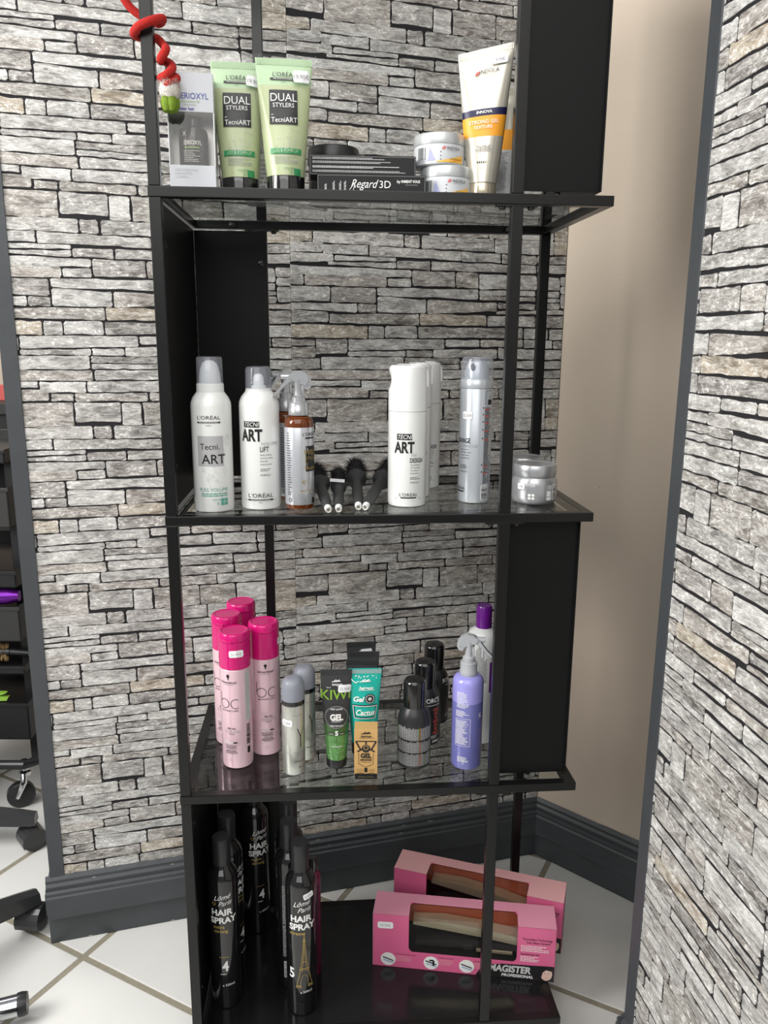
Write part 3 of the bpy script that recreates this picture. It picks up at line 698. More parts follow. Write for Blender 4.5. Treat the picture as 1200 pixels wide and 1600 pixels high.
# round brushes lying with their handles forward
M['tan_bore'] = mat('shaded_cream_plastic', (0.33, 0.30, 0.22), 0.6)
M['bristle'] = mat('black_bristle', (0.010, 0.010, 0.011), 0.35)
def brush(tip, ring, rr, label, tag=False):
    a = Vector(tip); b = Vector(ring); d = (b - a); L = d.length; dn = d.normalized()
    t = thing('round_hairbrush', label, 'hairbrush', a, 0, 'round hairbrushes on the second shelf')
    M4 = dn.to_track_quat('Z', 'Y').to_matrix().to_4x4()
    hb = MB().lathe([(0, .006), (.0042, .006), (.0058, .010), (.0072, .035), (.0078, .060), (.0072, L - .022), (.0080, L - .014), (rr * .75, L - .007), (rr, L - .002), (rr, L + .003), (rr * .9, L + .005), (0, L + .005)], 28)
    hb.xform(M4).build('handle', M['rubber'], t)
    hc = MB().lathe([(0, -.0006), (.0026, -.0006), (.0026, -.0030), (.0040, -.0030), (.0042, .0020), (.0048, .0026), (.0048, .0068), (.0042, .0072), (.0042, .0085)], 22)
    hc.xform(M4).build('end_ring', M['white_plastic'], t)
    MB().lathe([(0, -.0012), (.0024, -.0012), (.0024, -.0004), (0, -.0004)], 14).xform(M4).build('hanging_bore', M['tan_bore'], t)
    bl = .072; rc = rr * .74
    MB().lathe([(0, L + .004), (rc, L + .004), (rc, L + .004 + bl), (rc * .8, L + .008 + bl), (0, L + .009 + bl)], 24).xform(M4).build('barrel', M['satin_black'], t)
    br = MB(); q = random.Random(int(rr * 1e5)); n = 19; ro = rr * 1.32
    for k in range(24):
        zz = L + .009 + bl * (k + .3) / 25
        for i in range(n):
            th = 2 * PI * (i + .5 * (k % 2)) / n + q.uniform(-.05, .05)
            o = Vector((math.cos(th), math.sin(th), 0)); w = Vector((-o.y, o.x, 0)) * .00042
            e = o * (ro * q.uniform(.93, 1.03)) + Vector((0, 0, zz + q.uniform(-.0015, .0015))); s0 = o * rc + Vector((0, 0, zz))
            up = Vector((0, 0, .00035))
            br.add([s0 + w, s0 - w, s0 + up, e], [(0, 1, 3), (1, 2, 3), (2, 0, 3)], 0, False)
    br.xform(M4).build('bristles', M['bristle'], t, kind='stuff')
    if tag:
        MB().box(-.0125, .0125, -.0005, .0005, -.0035, .0035).xform(Matrix.Translation(d + Vector((0, -.004, rr + .0012))) @ Matrix.Rotation(.12, 4, 'Y')).build('price_tag', M['sticker'], t)
brush((.2100, .0125, Z2 + .0052), (.1990, .118, Z2 + .0190), .0140, 'large round brush nearest the amber spray bottle, handle angled left')
brush((.2236, .0150, Z2 + .0052), (.2255, .112, Z2 + .0160), .0112, 'smallest of the black round brushes, with a white tag')
brush((.2505, .0290, Z2 + .0052), (.2535, .160, Z2 + .0200), .0150, 'large round brush lying straight back, third of four from left')
brush((.2600, .0270, Z2 + .0052), (.2920, .152, Z2 + .0200), .0150, 'round brush nearest the white spray bottles, handle angled right')
MB().box(-.0105, .0105, -.0005, .0005, -.0022, .0022).xform(Matrix.Translation((.000, .088, .0225)) @ Matrix.Rotation(.08, 4, 'Y')).build('price_tag', M['sticker'], bpy.data.objects['round_hairbrush.001'])

# three white pump bottles in a row
def fix(x, y, rz, label, front):
    r = .0265; H = .1915
    t = thing('spray_bottle', label, 'bottle', (x, y, Z2), rz, 'white design spray bottles')
    bp = [(0, 0), (r - .003, 0), (r - .0008, .001), (r, .004), (r, .1293), (r - .0006, .1300), (0, .1300)]
    MB().lathe(bp, 40).build('body', M['white'], t)
    def rf(a, z):
        a = (a + PI) % (2 * PI) - PI; k = 0.0
        if z > .158: k = max(0, math.cos(a - PI)) ** 6 * .13 * math.sin(min(1, max(0, (z - .158) / .026)) * PI)
        return 1 - k
    cp = [(r, .1304), (r, .150), (r, .158), (r - .0001, .163), (r - .0002, .168), (r - .0003, .173), (r - .0004, .178), (r - .0005, .184), (r - .0012, .1885), (r - .004, .1910), (0, .1915)]
    c = MB().lathe(cp, 48, rf=rf).build('cap', M['white_plastic'], t)
    pts = [(r * .1, -.004, .1908), (r * .5, -.004, .1908), (r * .80, -.004, .1890), (r - .0012, -.004, .1835), (r - .0002, -.004, .176), (r - .0002, -.004, .163)]
    MB().tube(pts, .0020, 8).build('lever', M['white_plastic'], c)
    P = Print(t, cyl(r))
    P.rect(-.0145, .0065, .0925, .1010, M['ink']); P.text('TECNI', -.0040, .0940, .0058, M['white_ink'], shear=.25, sx=.85, off=.0007)
    P.text('ART', -.0040, .0755, .0150, M['ink'], sx=.70, bold=.035)
    P.text('FIX', .0090, .0700, .0040, M['grey_ink'], shear=.35); P.text('DESIGN', .0135, .0620, .0062, M['ink'], sx=.66, bold=.015)
    for k, s in enumerate(('Spray fixation', 'directionnelle', 'Directional', 'fixing spray')): P.text(s, .0045, .0580 - k * .0038, .0018, M['ink'], align='LEFT')
    P.lines(.0045, .021, .0385, .0425, 2, M['ink'], seed=6, h=.0007); P.text('FORCE 5', .0045, .0335, .0024, M['ink'], align='LEFT')
    P.text("L'ORÉAL", .0025, .0155, .0044, M['ink'], sx=1.15); P.rect(-.0085, .0135, .0125, .0142, M['ink']); P.text('200 ml', -.0150, .0120, .0013, M['gold_ink']); P.text('6.8 fl oz', .0195, .0120, .0013, M['ink'])
    P.flush(); return t
fix(.3198, .0702, facing(.3198, .07), 'white design spray bottle with notched cap, front one of three', True)
fix(.3345, .1350, facing(.34, .14), 'white design spray bottle in the middle of the row of three', False)
fix(.3590, .2080, facing(.36, .21), 'white design spray bottle at the back, nearest the wall', False)

# grey spray can with clear dome cap
x, y = .4177, .0879; r = .0226
gp = [(0, 0), (r - .003, 0), (r - .0008, .001), (r, .004), (r, .1590), (r - .0004, .1596), (0, .1597)]
t = can('hairspray_can', 'pale grey spray can with transparent dome cap beside the inset front post', 'can', x, y, Z2, facing(x, y), [
    ('body', gp, M['grey_can']),
    ('collar', [(r, .1600), (r + .0004, .1615), (r + .0004, .1690), (r - .0002, .1700), (r - .0002, .1728), (r - .002, .1735), (0, .1735)], M['grey_can']),
    ('nozzle', [(0, .173), (.0175, .1735), (.0172, .182), (.0150, .190), (.0110, .196), (0, .1985)], M['grey_can']),
    ('clear_cap', [(r - .0002, .1730), (r - .0006, .190), (r - .0014, .199), (r - .0035, .2022), (0, .2027)], M['clearcap'])], 'tecni styling cans')
P = Print(t, cyl(.0160)); P.disc(-.0055, .1885, .0030, M['ink'], 'spray_hole', off=.0012, ry=.0052); P.flush()
P = Print(t, cyl(r))
P.sticker(-.0120, .1235, .0150, .0105, '22.50€')
P.text('SAVAGE', -.0180, .0850, .0070, M['ink'], sx=.66, bold=.015); P.text('PANACHE', -.0105, .0790, .0046, M['grey_ink'], shear=.35, sx=.95)
for k, s in enumerate(('Spray poudre', 'effet texturisant', 'Powder spray', 'strong texture')): P.text(s, -.0225, .0755 - k * .0040, .0019, M['ink'], align='LEFT')
P.lines(-.0225, -.010, .049, .0550, 3, M['ink'], seed=8, h=.0008); P.text('FORCE 4', -.0225, .0440, .0022, M['ink'], align='LEFT'); P.text("L'ORÉAL", -.0235, .0190, .0042, M['ink']); P.rect(-.0330, -.0150, .0155, .0175, M['ink'])
P.lines(.0130, .0255, .028, .1350, 64, M['ink'], seed=2, h=.0008)
for v in (.131, .122, .112, .101, .089, .052, .042): P.rect(.0125, .0125 + .008, v, v + .0014, M['red_ink'], 'line_art', off=.0008); P.disc(.0105, v + .003, .0010, M['ink'], 'line_art')
P.rect(.0180, .0260, .1380, .1450, M['ink']); P.stroke([(.0260, .157), (.0150, .157), (.0135, .154), (.0135, .138)], .0004, M['ink']); P.stroke([(.0215, .151), (.0235, .148), (.0215, .147)], .0007, M['ink'])
P.barcode(.0110, .0215, .0060, .0250, M['ink'], M['sticker'], rows=True)
P.flush()

# wax jars on the right
def webjar(x, y, rz, label):
    r = .0321
    t = thing('styling_wax_jar', label, 'jar', (x, y, Z2), rz, 'silver wax jars on the second shelf')
    MB().lathe([(0, 0), (r - .006, 0), (r - .003, .001), (r - .0008, .004), (r, .010), (r, .027), (r - .0008, .033), (r - .003, .0375), (r - .005, .039), (0, .039)], 44).build('body', M['silver'], t)
    MB().lathe([(0, .0385), (r - .0025, .0385), (r - .0020, .0392), (r - .0020, .0530), (r - .003, .0548), (r - .005, .0552), (r - .006, .0545), (r - .013, .0541), (0, .0541)], 44).build('lid', M['silver'], t)
    P = Print(t, cyl(r))
    P.text('WEB', -.0060, .0265, .0052, M['white_ink'], sx=1.0); P.lines(-.020, .0, .0200, .0250, 2, M['grey_ink'], seed=3, h=.001)
    P.text('5', -.0120, .0085, .0052, M['pale_ink'], sx=.9); P.rect(-.0080, .0010, .0085, .0160, M['white_ink']); P.stroke([(-.0035, .0085), (-.0035, .016)], .0006, M['ink'], off=.0008); P.stroke([(-.008, .012), (.001, .0125)], .0006, M['ink'], off=.0008)
    P.rect(.0170, .0340, .0070, .0290, M['grey_ink']); P.rect(.0185, .0255, .0070, .0115, M['white_ink'], off=.0006); P.rect(.0185, .0250, .0125, .0200, M['white_ink'], off=.0006)
    P.disc(.0235, .0255, .0022, M['white_ink'], 'line_art', r0=.0014, off=.0007); P.barcode(.0290, .0350, .0080, .0280, M['ink'], M['white_ink'], rows=True, off=.0009)
    P.sticker(-.0185, .0260, .011, .0085, '18€')
    P.flush(); return t
webjar(.5036, .0801, facing(.50, .08), 'silver styling wax jar right of the front post, nearer jar')
webjar(.5045, .1500, facing(.50, .15) - .6, 'silver styling wax jar standing behind the nearer wax jar')

# -- tier 2: shampoos, gels and sprays on the third shelf
M['pink'] = mat('pale_pink_lacquer', (0.76, 0.53, 0.60), 0.26, metal=0.25, coat=0.3)
M['magenta'] = mat('magenta_plastic', (0.62, 0.008, 0.17), 0.20, trans=0.12, coat=0.3)
def pink(x, y, rz, label, stick=None, h=.2112):
    r = .0228
    t = thing('shampoo_bottle', label, 'bottle', (x, y, Z3), rz, 'pink shampoo bottles on the third shelf')
    MB().lathe([(0, 0), (r - .0035, 0), (r - .001, .0012), (r, .0045), (r, .1555), (r - .001, .1565), (0, .1565)], 44).build('body', M['pink'], t)
    c = MB().lathe([(r - .0006, .1566), (r + .0002, .1575), (r + .0002, .1980), (r - .0006, .1985), (r - .0006, .1993), (r + .0004, .2000), (r + .0004, .2070), (r - .0010, .2100), (r - .0030, .2110), (r - .0045, .2102), (r - .0075, .2100), (0, .2100)], 44).build('cap', M['magenta'], t)
    MB().box(-.0080, .0080, -.0012, .0012, .1992, .2012, .0003).xform(Matrix.Translation((0, -r, 0))).build('thumb_tab', M['magenta'], c)
    P = Print(t, cyl(r))
    P.disc(0, .1475, .0022, M['ink'], 'emblem', ry=.0028); P.stroke([(0, .1455), (.0003, .1420)], .0014, M['ink'], 'emblem')
    P.text('Schwarzkopf', 0, .1365, .0035, M['ink'], bold=.01); P.text('PROFESSIONAL', 0, .1340, .0011, M['ink'], sx=1.5)
    # the two round letters drawn as thin strokes
    def ring(cu, cv, rr, a0, a1): return [(cu + rr * math.cos(math.radians(a0 + (a1 - a0) * k / 18)), cv + rr * math.sin(math.radians(a0 + (a1 - a0) * k / 18))) for k in range(19)]
    P.stroke(ring(-.0068, .1045, .0072, 0, 360), .0008, M['ink'], 'lettering'); P.stroke([(-.0140, .1215), (-.0140, .1045)], .0008, M['ink'], 'lettering'); P.stroke(ring(.0105, .1045, .0072, 55, 305), .0008, M['ink'], 'lettering')
    P.text('BONACURE', .001, .0925, .0026, M['ink'], sx=1.35)
    P.text('PH 4.5', .003, .0640, .0030, M['ink'], sx=1.1, bold=.02); P.text('COLOR', .003, .0585, .0042, M['grey_ink'], sx=1.15); P.text('FREEZE', .003, .0560, .0014, M['ink'], sx=1.4)
    P.rect(-.010, .004, .0420, .0436, M['pale_ink']); P.rect(.005, .011, .0418, .0440, M['ink'])
    for k in range(9): P.lines(-.010, .012, .0235 + k * .0019, .0254 + k * .0019, 1, M['ink'] if k % 4 else M['grey_ink'], seed=k, h=.0008, align='C')
    P.text('250 ml', .0, .0140, .0016, M['grey_ink'])
    u = .0255
    P.rect(u - .0005, u + .0085, .0760, .1520, M['pale_ink'], 'label_panel'); P.lines(u, u + .0075, .077, .151, 34, M['grey_ink'], seed=5, h=.0010)
    P.barcode(u, u + .0065, .0380, .0700, M['ink'], None, rows=True); P.rect(u + .001, u + .006, .0230, .0330, M['ink'])
    if stick: P.sticker(stick, .1820, .0205, .0105, '11.90€', off=.0012)
    P.flush(); return t
pink(.0719, .0908, facing(.072, .09) - .50, 'pink shampoo bottle with price sticker on its cap, front one of four', .0135)
pink(.1119, .1265, facing(.112, .127) + .05, 'pink shampoo bottle with magenta cap, rightmost of four', None)
pink(.0525, .1629, facing(.05, .163) - .55, 'pink shampoo bottle behind the front one, leftmost of four', None)
pink(.0690, .2210, facing(.07, .22) + .2, 'pink shampoo bottle at the back left, farthest of four', None)
for n, u in (('shampoo_bottle.001', .0290), ('shampoo_bottle.003', .0290)):
    P = Print(bpy.data.objects[n], cyl(.0230)); P.sticker(u, .1820, .0160, .0105, '11.90€', off=.0012); P.flush()

def silver_spray(x, y, rz, label, stick):
    r = .0166
    t = thing('hairspray_can', label, 'can', (x, y, Z3), rz, 'small silver spray cans')
    MB().lathe([(0, 0), (r - .003, 0), (r - .0008, .0014), (r, .004), (r, .1060), (r - .0006, .1090), (0, .1092)], 36).build('body', M['silver_can'], t)
    MB().lathe([(r - .0003, .1092), (r + .0003, .1096), (r + .0003, .1160), (0, .1165)], 36).build('band', M['gloss_black'], t)
    MB().lathe([(r + .0004, .1163), (r + .0002, .1340), (r - .0008, .1410), (r - .0040, .1465), (r - .0080, .1484), (r - .0110, .1488), (0, .1480)], 36).build('cap', M['greycap'], t)
    P = Print(t, cyl(r))
    P.lines(.001, .018, .0945, .0970, 1, M['grey_ink'], h=.0007); u = .0125
    P.stroke([(u - .0050, .0750), (u, .0610), (u, .0450)], .0012, M['ink'], 'lettering'); P.stroke([(u, .0610), (u + .0050, .0750)], .0008, M['ink'], 'lettering')
    P.text('YELLOW', u, .0330, .0062, M['grey_ink'], sx=.62); P.lines(.002, .022, .0220, .0240, 1, M['ink'], h=.0008); P.text('75 ml', u + .001, .0120, .0032, M['ink'])
    if stick: P.sticker(-.0080, .0840, .0165, .0100, '6.20€', rot=-.05)
    P.flush()
silver_spray(.1570, .0596, facing(.157, .06) - .12, 'small silver spray can with price sticker and smoky cap, nearer one', True)
silver_spray(.1722, .1006, facing(.172, .10) - .05, 'small silver spray can with smoky cap behind its twin', False)

def squeeze_tube(name, label, x, y, z, rz, h, rc, hw, cap_h, bands, mats, cap_m, group=None, tilt=0.0, crimp=None, cap_r=None, cap_shape=None, zrot=0.0):
    """tube standing on its cap: round at the cap, pressed flat at the top. bands = z limits of the colours"""
    t = thing(name, label, 'tube', (x, y, z), rz, group)
    def wd(v):
        k = max(0.0, min(1.0, (v - cap_h) / (h - cap_h)))
        w = rc + (hw - rc) * k ** .85
        d = rc * (1 - k ** 1.25) + .0007
        return w, d
    def S(u, v, off):
        w, d = wd(v); s = max(-1, min(1, u / w)); off = off * 1.6 + .0004; return (u, -(d + off) * math.sqrt(max(0, 1 - s * s)) - off * .5, v + math.tan(tilt) * u * max(0, (v - cap_h) / (h - cap_h)))
    seg = 44; zs = [cap_h - .0005, cap_h + .003]; n = 16
    zs += [cap_h + .003 + (h - cap_h - .003) * k / n for k in range(1, n + 1)] + [b for b in bands[1:-1]] + [h - .009]
    zs = sorted(set(round(v, 5) for v in zs)); vs = []; fs = []; mi = []
    for v in zs:
        w, d = wd(v)
        if v > h - .0091: d = .0009
        for i in range(seg):
            a = 2 * PI * i / seg; cx = math.cos(a); sy = math.sin(a); u = w * cx
            vs.append((u, d * sy, v + math.tan(tilt) * u * max(0, (v - cap_h) / (h - cap_h))))
    mb = MB()
    for k in range(len(zs) - 1):
        zc = (zs[k] + zs[k + 1]) / 2; b = sum(1 for q in bands[1:-1] if zc > q)
        for i in range(seg):
            j = (i + 1) % seg; fs.append((k * seg + i, k * seg + j, (k + 1) * seg + j, (k + 1) * seg + i)); mi.append(b)
    fs.append(tuple(range(seg))[::-1]); mi.append(0); fs.append(tuple(range((len(zs) - 1) * seg, len(zs) * seg))); mi.append(len(mats) - 1)
    mb.v = [tuple(p) for p in vs]; mb.f = fs; mb.m = mi; mb.sm = [True] * len(fs)
    mb.build('body', mats, t)
    cr = cap_r or rc
    MB().lathe(cap_shape or [(0, 0), (cr - .0012, 0), (cr, .0012), (cr + .0004, cap_h - .001), (cr, cap_h), (0, cap_h)], 40).build('cap', cap_m, t)
    cm = crimp or mats[-1]
    hw2 = wd(h)[0]
    def tl(u): return math.tan(tilt) * u
    for k, yy in enumerate((-.0010,)):
        rb = MB()
        for i in range(int(hw2 * 2 / .0022)):
            u = -hw2 + .0016 + i * .0022
            rb.add([(u, -.0013, h - .0075 + tl(u)), (u + .0011, -.0013, h - .0075 + tl(u)), (u + .0011, -.0013, h - .0010 + tl(u)), (u, -.0013, h - .0010 + tl(u)), (u - .0002, -.0008, h - .0075 + tl(u)), (u + .0013, -.0008, h - .0075 + tl(u)), (u + .0013, -.0008, h - .0010 + tl(u)), (u - .0002, -.0008, h - .0010 + tl(u))], [(0, 1, 2, 3), (0, 3, 7, 4), (1, 5, 6, 2)], 0, False)
        rb.build('crimp', cm, t)
    return t, S
M['tube_black'] = mat('black_tube_plastic', (0.040, 0.041, 0.043), 0.35)
M['kiwi_green'] = mat('kiwi_green_gel', (0.10, 0.26, 0.075), 0.22, coat=0.5, var=0.35, vscale=150)
M['kiwi_mid'] = mat('dark_kiwi_green', (0.06, 0.13, 0.045), 0.25, coat=0.4)
M['teal'] = mat('teal_tube_plastic', (0.012, 0.40, 0.33), 0.25, coat=0.4)
M['tan_card'] = mat('tan_carton', (0.55, 0.335, 0.125), 0.55)
M['bubble'] = mat('gel_bubble', (0.35, 0.55, 0.33), 0.3)
def plane(P, u, v, s, m):    # small propeller-plane mark
    P.stroke([(u - s, v), (u + s, v + s * .10)], s * .16, m, 'emblem'); P.stroke([(u - s * .5, v + s * .28), (u + s * .1, v + s * .02), (u + s * .75, v + s * .42)], s * .22, m, 'emblem'); P.stroke([(u - s * .2, v + s * .5), (u + s * .45, v + s * .1)], s * .14, m, 'emblem')
x, y = .2199, .0740
t, S = squeeze_tube('gel_tube', 'black and green kiwi gel tube with white price sticker', x, y, Z3, facing(x, y) + .02, .152, .0150, .0235, .0145, [0, .052, .070, .152], [M['kiwi_green'], M['kiwi_mid'], M['tube_black']], M['satin_black'], 'gel tubes on the third shelf')
P = Print(t, S)
plane(P, 0, .1350, .0065, M['white_ink']); P.text('hairgum', .001, .1295, .0034, M['white_ink'], shear=.3, bold=.02); P.text('FRUIT', -.011, .1255, .0018, M['white_ink'])
P.text('KIWI', -.001, .1085, .0150, M['lime_ink'], sx=1.0, bold=.012)
P.disc(0, .0820, .0175, M['tube_black'], 'label_panel', off=.0006, n=36); P.disc(0, .0820, .0172, M['grey_ink'], 'line_art', r0=.0166, off=.0008, n=36)
for k in range(40):
    a = 2 * PI * k / 40; P.stroke([(.0150 * math.cos(a), .082 + .0150 * math.sin(a)), (.0162 * math.cos(a), .082 + .0162 * math.sin(a))], .0005, M['grey_ink'], off=.0009)
P.text('WET LOOK', 0, .0930, .0025, M['white_ink'], bold=.02, off=.0009); P.text('GEL', 0, .0775, .0092, M['white_ink'], bold=.05, off=.0009, sx=.85); P.lines(-.007, .007, .0745, .0760, 1, M['white_ink'], h=.0007, off=.0009, ragged=False); P.text('EFFET MOUILLE', 0, .0680, .0020, M['white_ink'], bold=.02, off=.0009)
P.text('5', 0, .0540, .0070, M['white_ink'], bold=.04); P.stroke([(-.0120, .0575), (-.0040, .0565)], .0018, M['tube_black']); P.stroke([(.0040, .0565), (.0120, .0575)], .0018, M['tube_black']); P.text('FORCE', -.008, .0560, .0014, M['white_ink'], off=.0009); P.text('HOLD', .008, .0560, .0014, M['white_ink'], off=.0009)
P.stroke([(0, .052), (0, .044)], .0010, M['kiwi_mid']); P.stroke([(-.004, .0435), (.004, .0435)], .0006, M['kiwi_mid']); P.lines(-.008, .008, .036, .0375, 1, M['white_ink'], h=.0008, ragged=False)
q = random.Random(4)
for k in range(40): P.disc(q.uniform(-.013, .013), q.uniform(.016, .040), q.uniform(.0003, .0008), M['bubble'], 'bubbles', n=8, off=.0003)
P.sticker(.0125, .1245, .0195, .0115, '12.90€', rot=-.06); P.flush()

def cactus(x, y, rz, label, group):
    t, S = squeeze_tube('gel_tube', label, x, y, Z3, rz, .152, .0150, .0250, .0200, [0, .152], [M['teal']], M['satin_black'], group, crimp=M['grey_can'])
    P = Print(t, S)
    plane(P, 0, .1330, .0085, M['white_ink']); P.text('hairgum', .0015, .1215, .0046, M['white_ink'], shear=.3, bold=.03); P.stroke([(-.010, .1200), (.014, .1205)], .0006, M['white_ink'])
    P.text('Gel', -.0105, .1030, .0078, M['white_ink'], shear=.3, bold=.03); P.disc(.0070, .1075, .0075, M['ink'], 'label_panel', off=.0006); P.disc(.0070, .1075, .0062, M['white_ink'], 'line_art', r0=.0056, off=.0009)
    for a in range(4): P.stroke([(.0070 + .003 * math.cos(a * PI / 4), .1075 + .003 * math.sin(a * PI / 4)), (.0070 - .003 * math.cos(a * PI / 4), .1075 - .003 * math.sin(a * PI / 4))], .0007, M['white_ink'], off=.0009)
    fr = [(-.0180, .0965), (.0175, .0965), (.0145, .0780), (-.0160, .0780), (-.0180, .0965)]
    P.stroke([(u, v + .0006) for u, v in fr], .0022, M['ink'], off=.0006); P.stroke(fr, .0009, M['white_ink'], off=.0009)
    P.text('Cactus', -.0005, .0825, .0085, M['white_ink'], shear=.3, bold=.02, sx=.85)
    for k in range(16):
        q = random.Random(k); u = q.uniform(-.018, .018); P.disc(u, .1405 + q.uniform(-.002, .002), q.uniform(.0004, .0011), M['white_ink'], 'splash', n=8)
    P.stroke([(-.021, .137), (-.014, .131), (-.010, .134)], .0012, M['white_ink'], 'splash')
    P.lines(-.012, .012, .030, .070, 14, M['white_ink'], seed=3, h=.0009)
    P.flush(); return t
cactus(.2625, .0760, facing(.262, .076) + .03, 'bright teal cactus gel tube standing behind the tan carton', 'gel tubes on the third shelf')
for k, (x, y, a) in enumerate(((.2590, .1080, -.06), (.2645, .1400, .02), (.2620, .1800, .08))):
    lab = ('gel tube with black top and teal body directly behind the bright teal tube', 'black-topped gel tube, middle of three behind the teal tube', 'black-topped gel tube with sticker, rearmost behind the teal tube')[k]
    t, S = squeeze_tube('gel_tube', lab, x, y, Z3, facing(x, y) + a, .152, .0150, .0240, .0200, [0, .100, .152], [M['teal'] if k == 0 else M['tube_black'], M['tube_black']], M['satin_black'], 'gel tubes on the third shelf')
    P = Print(t, S); plane(P, 0, .1365, .0070, M['white_ink']); P.text('hairgum', .001, .1295, .0040, M['white_ink'], shear=.3, bold=.02)
    P.text('GEL', 0, .090, .009, M['white_ink'], bold=.04)
    if k == 2: P.sticker(.0080, .1365, .0180, .0110, '12.90€', rot=.05)
    P.flush()

# tan gel carton
x, y = .2625, .0420
t = thing('gel_carton', 'small tan gel carton with black propeller print, front of the shelf', 'carton', (x, y, Z3), facing(x, y) - .02)
w, dp, h = .0168, .0135, .0775
MB().box(-w, w, -dp, dp, .0002, h, .0005).build('body', M['tan_card'], t)
P = Print(t, flat(-dp), False)
P.rect(-w + .0004, w - .0004, .0006, .0085, M['ink']); P.stroke([(-.0163, .0085), (-.008, .0100), (0, .0085), (.008, .0100), (.0163, .0085)], .0012, M['ink']); P.text('NATURAL STYLING', 0, .0035, .0018, M['gold_ink'], off=.0006); 
plane(P, 0, .0720, .0072, M['ink']); P.text('hairgum', 0, .0668, .0034, M['ink'], shear=.3, bold=.03); P.stroke([(-.010, .0655), (.012, .0658)], .0005, M['ink'])
P.stroke([(-.0150, .0605), (.0150, .0605)], .0016, M['ink'])
for s in (-1, 1):
    P.stroke([(s * .0145, .0600), (s * .0075, .0470)], .0022, M['ink']); P.stroke([(s * .0125, .0440), (s * .0045, .0490)], .0022, M['ink'])
P.stroke([(0, .0605), (0, .0560)], .0022, M['ink']); P.disc(0, .0490, .0062, M['ink'], 'emblem'); P.disc(0, .0505, .0036, M['tan_card'], 'line_art', r0=.0028, off=.0007); P.stroke([(0, .050), (0, .057)], .0010, M['ink'])
hx = [(-.0105, .0420), (-.0105, .0250), (0, .0195), (.0105, .0250), (.0105, .0420)]
P.stroke(hx, .0006, M['ink']); P.text('GEL', 0, .0345, .0072, M['ink'], bold=.05, sx=.9); P.rect(-.0080, .0080, .0295, .0325, M['ink']); P.text('COIFFANT', 0, .0301, .0018, M['tan_card'], off=.0006, sx=1.2); P.text('STYLING GEL', 0, .0268, .0018, M['ink'])
P.rect(-.0022, .0022, .0115, .0185, M['ink']); P.disc(-.0085, .0145, .0045, M['ink'], 'line_art', r0=.0041, ry=.0026); P.disc(.0085, .0145, .0040, M['ink'], 'line_art', r0=.0036, ry=.0022); P.text('1932', -.0085, .0135, .0015, M['ink']); P.text('PRO', .0085, .0137, .0014, M['ink']); P.flush()
P = Print(t, lambda u, v, off: (w + off, u, v), False); P.rect(-dp + .0005, dp - .0005, .0006, .0085, M['ink']); P.lines(-.010, .010, .015, .070, 20, M['ink'], seed=2, h=.0012); P.flush()

# black cans with columns of small print
def black_can(x, y, rz, label, face):
    r = .0250
    t = thing('hairspray_can', label, 'can', (x, y, Z3), rz, 'squat black cans on the third shelf')
    bp = [(0, 0), (r - .002, 0), (r - .0004, .0010), (r, .002), (r, .0028), (r - .0006, .0036), (r, .0045), (r, .066), (r - .0006, .074), (r - .0025, .082), (r - .0055, .0885), (.0168, .0925), (0, .0926)]
    MB().lathe(bp, 44).build('body', M['satin_black'], t)
    MB().lathe([(.0168, .0926), (.0170, .0935), (.0168, .1290), (.0160, .1325), (.0140, .1342), (0, .1348)], 36).build('cap', M['gloss_black'], t)
    P = Print(t, cyl(prof_r(bp[1:])))
    c0 = -.030 if face else .018
    for z0, z1 in ((.0050, .0240), (.0265, .0440), (.0465, .0660)):
        P.rect(c0, c0 + .060, z0, z1, M['grey_ink'] if 0 else M['print_grey'], 'label_panel')
        q = random.Random(int(z0 * 1e4)); u = c0 + .0006
        while u < c0 + .059:
            top = z1 + q.uniform(-.001, .0022); m = M['orange_ink'] if (face and abs(u - .0085) < .0007) else (M['lime_ink'] if q.random() < .05 else M['pale_ink'])
            P.lines(u, u + .0011, z0 + .001, top, 1, m, seed=int(u * 1e5), h=.00062, off=.0006, vertical=True, ragged=False); u += .00165
    if not face:
        P.text('FORCE', -.002, .0730, .0068, M['white_ink'], sx=1.0, bold=.01); P.lines(-.012, .014, .0675, .0700, 1, M['white_ink'], h=.001); 
        for k in range(7): P.text('GLISS'[k % 3:] , .004, .0590 - k * .0065, .0045, M['red_ink'], sx=.7, bold=.03)
        P.lines(-.012, .014, .0120, .0180, 3, M['pale_ink'], seed=4); P.text('SPRAY', .006, .0055, .0040, M['white_ink'], bold=.02)
    P.flush()
M['print_grey'] = mat('print_ground_grey', (0.045, 0.045, 0.047), 0.4)
black_can(.3365, .0743, facing(.3365, .0743), 'squat black can covered in small print, front one of three', True)
black_can(.3607, .1412, facing(.36, .14) + .62, 'squat black can with red lettering, middle one of three', False)
black_can(.3848, .2108, facing(.385, .21) + 1.35, 'squat black can at the back, rearmost of three', False)

# lilac trigger spray
M['lilac'] = mat('lilac_liquid', (0.19, 0.195, 0.52), 0.22, trans=0.18, coat=0.4)
M['lilac_top'] = mat('lilac_foam_layer', (0.36, 0.34, 0.80), 0.25, trans=0.15, coat=0.4)
x, y = .4144, .0636; r = .0229
t = thing('spray_bottle', 'lilac spray bottle with frosted trigger in front of the purple-capped bottle', 'bottle', (x, y, Z3), facing(x, y) - .0)
MB().lathe([(0, 0), (r - .0045, 0), (r - .0015, .0015), (r, .0060), (r, .1060)], 44).build('body', M['lilac'], t)
MB().lathe([(r, .1060), (r, .1330), (r - .0010, .1390), (r - .0045, .1435), (.0115, .1455), (.0105, .1470)], 44).build('shoulder', M['lilac_top'], t)
MB().lathe([(0, .1440), (.0128, .1440), (.0131, .1455), (.0131, .1510), (.0124, .1520), (.0124, .1640), (.0110, .1655), (0, .1655)], 40).build('collar', M['frost'], t)
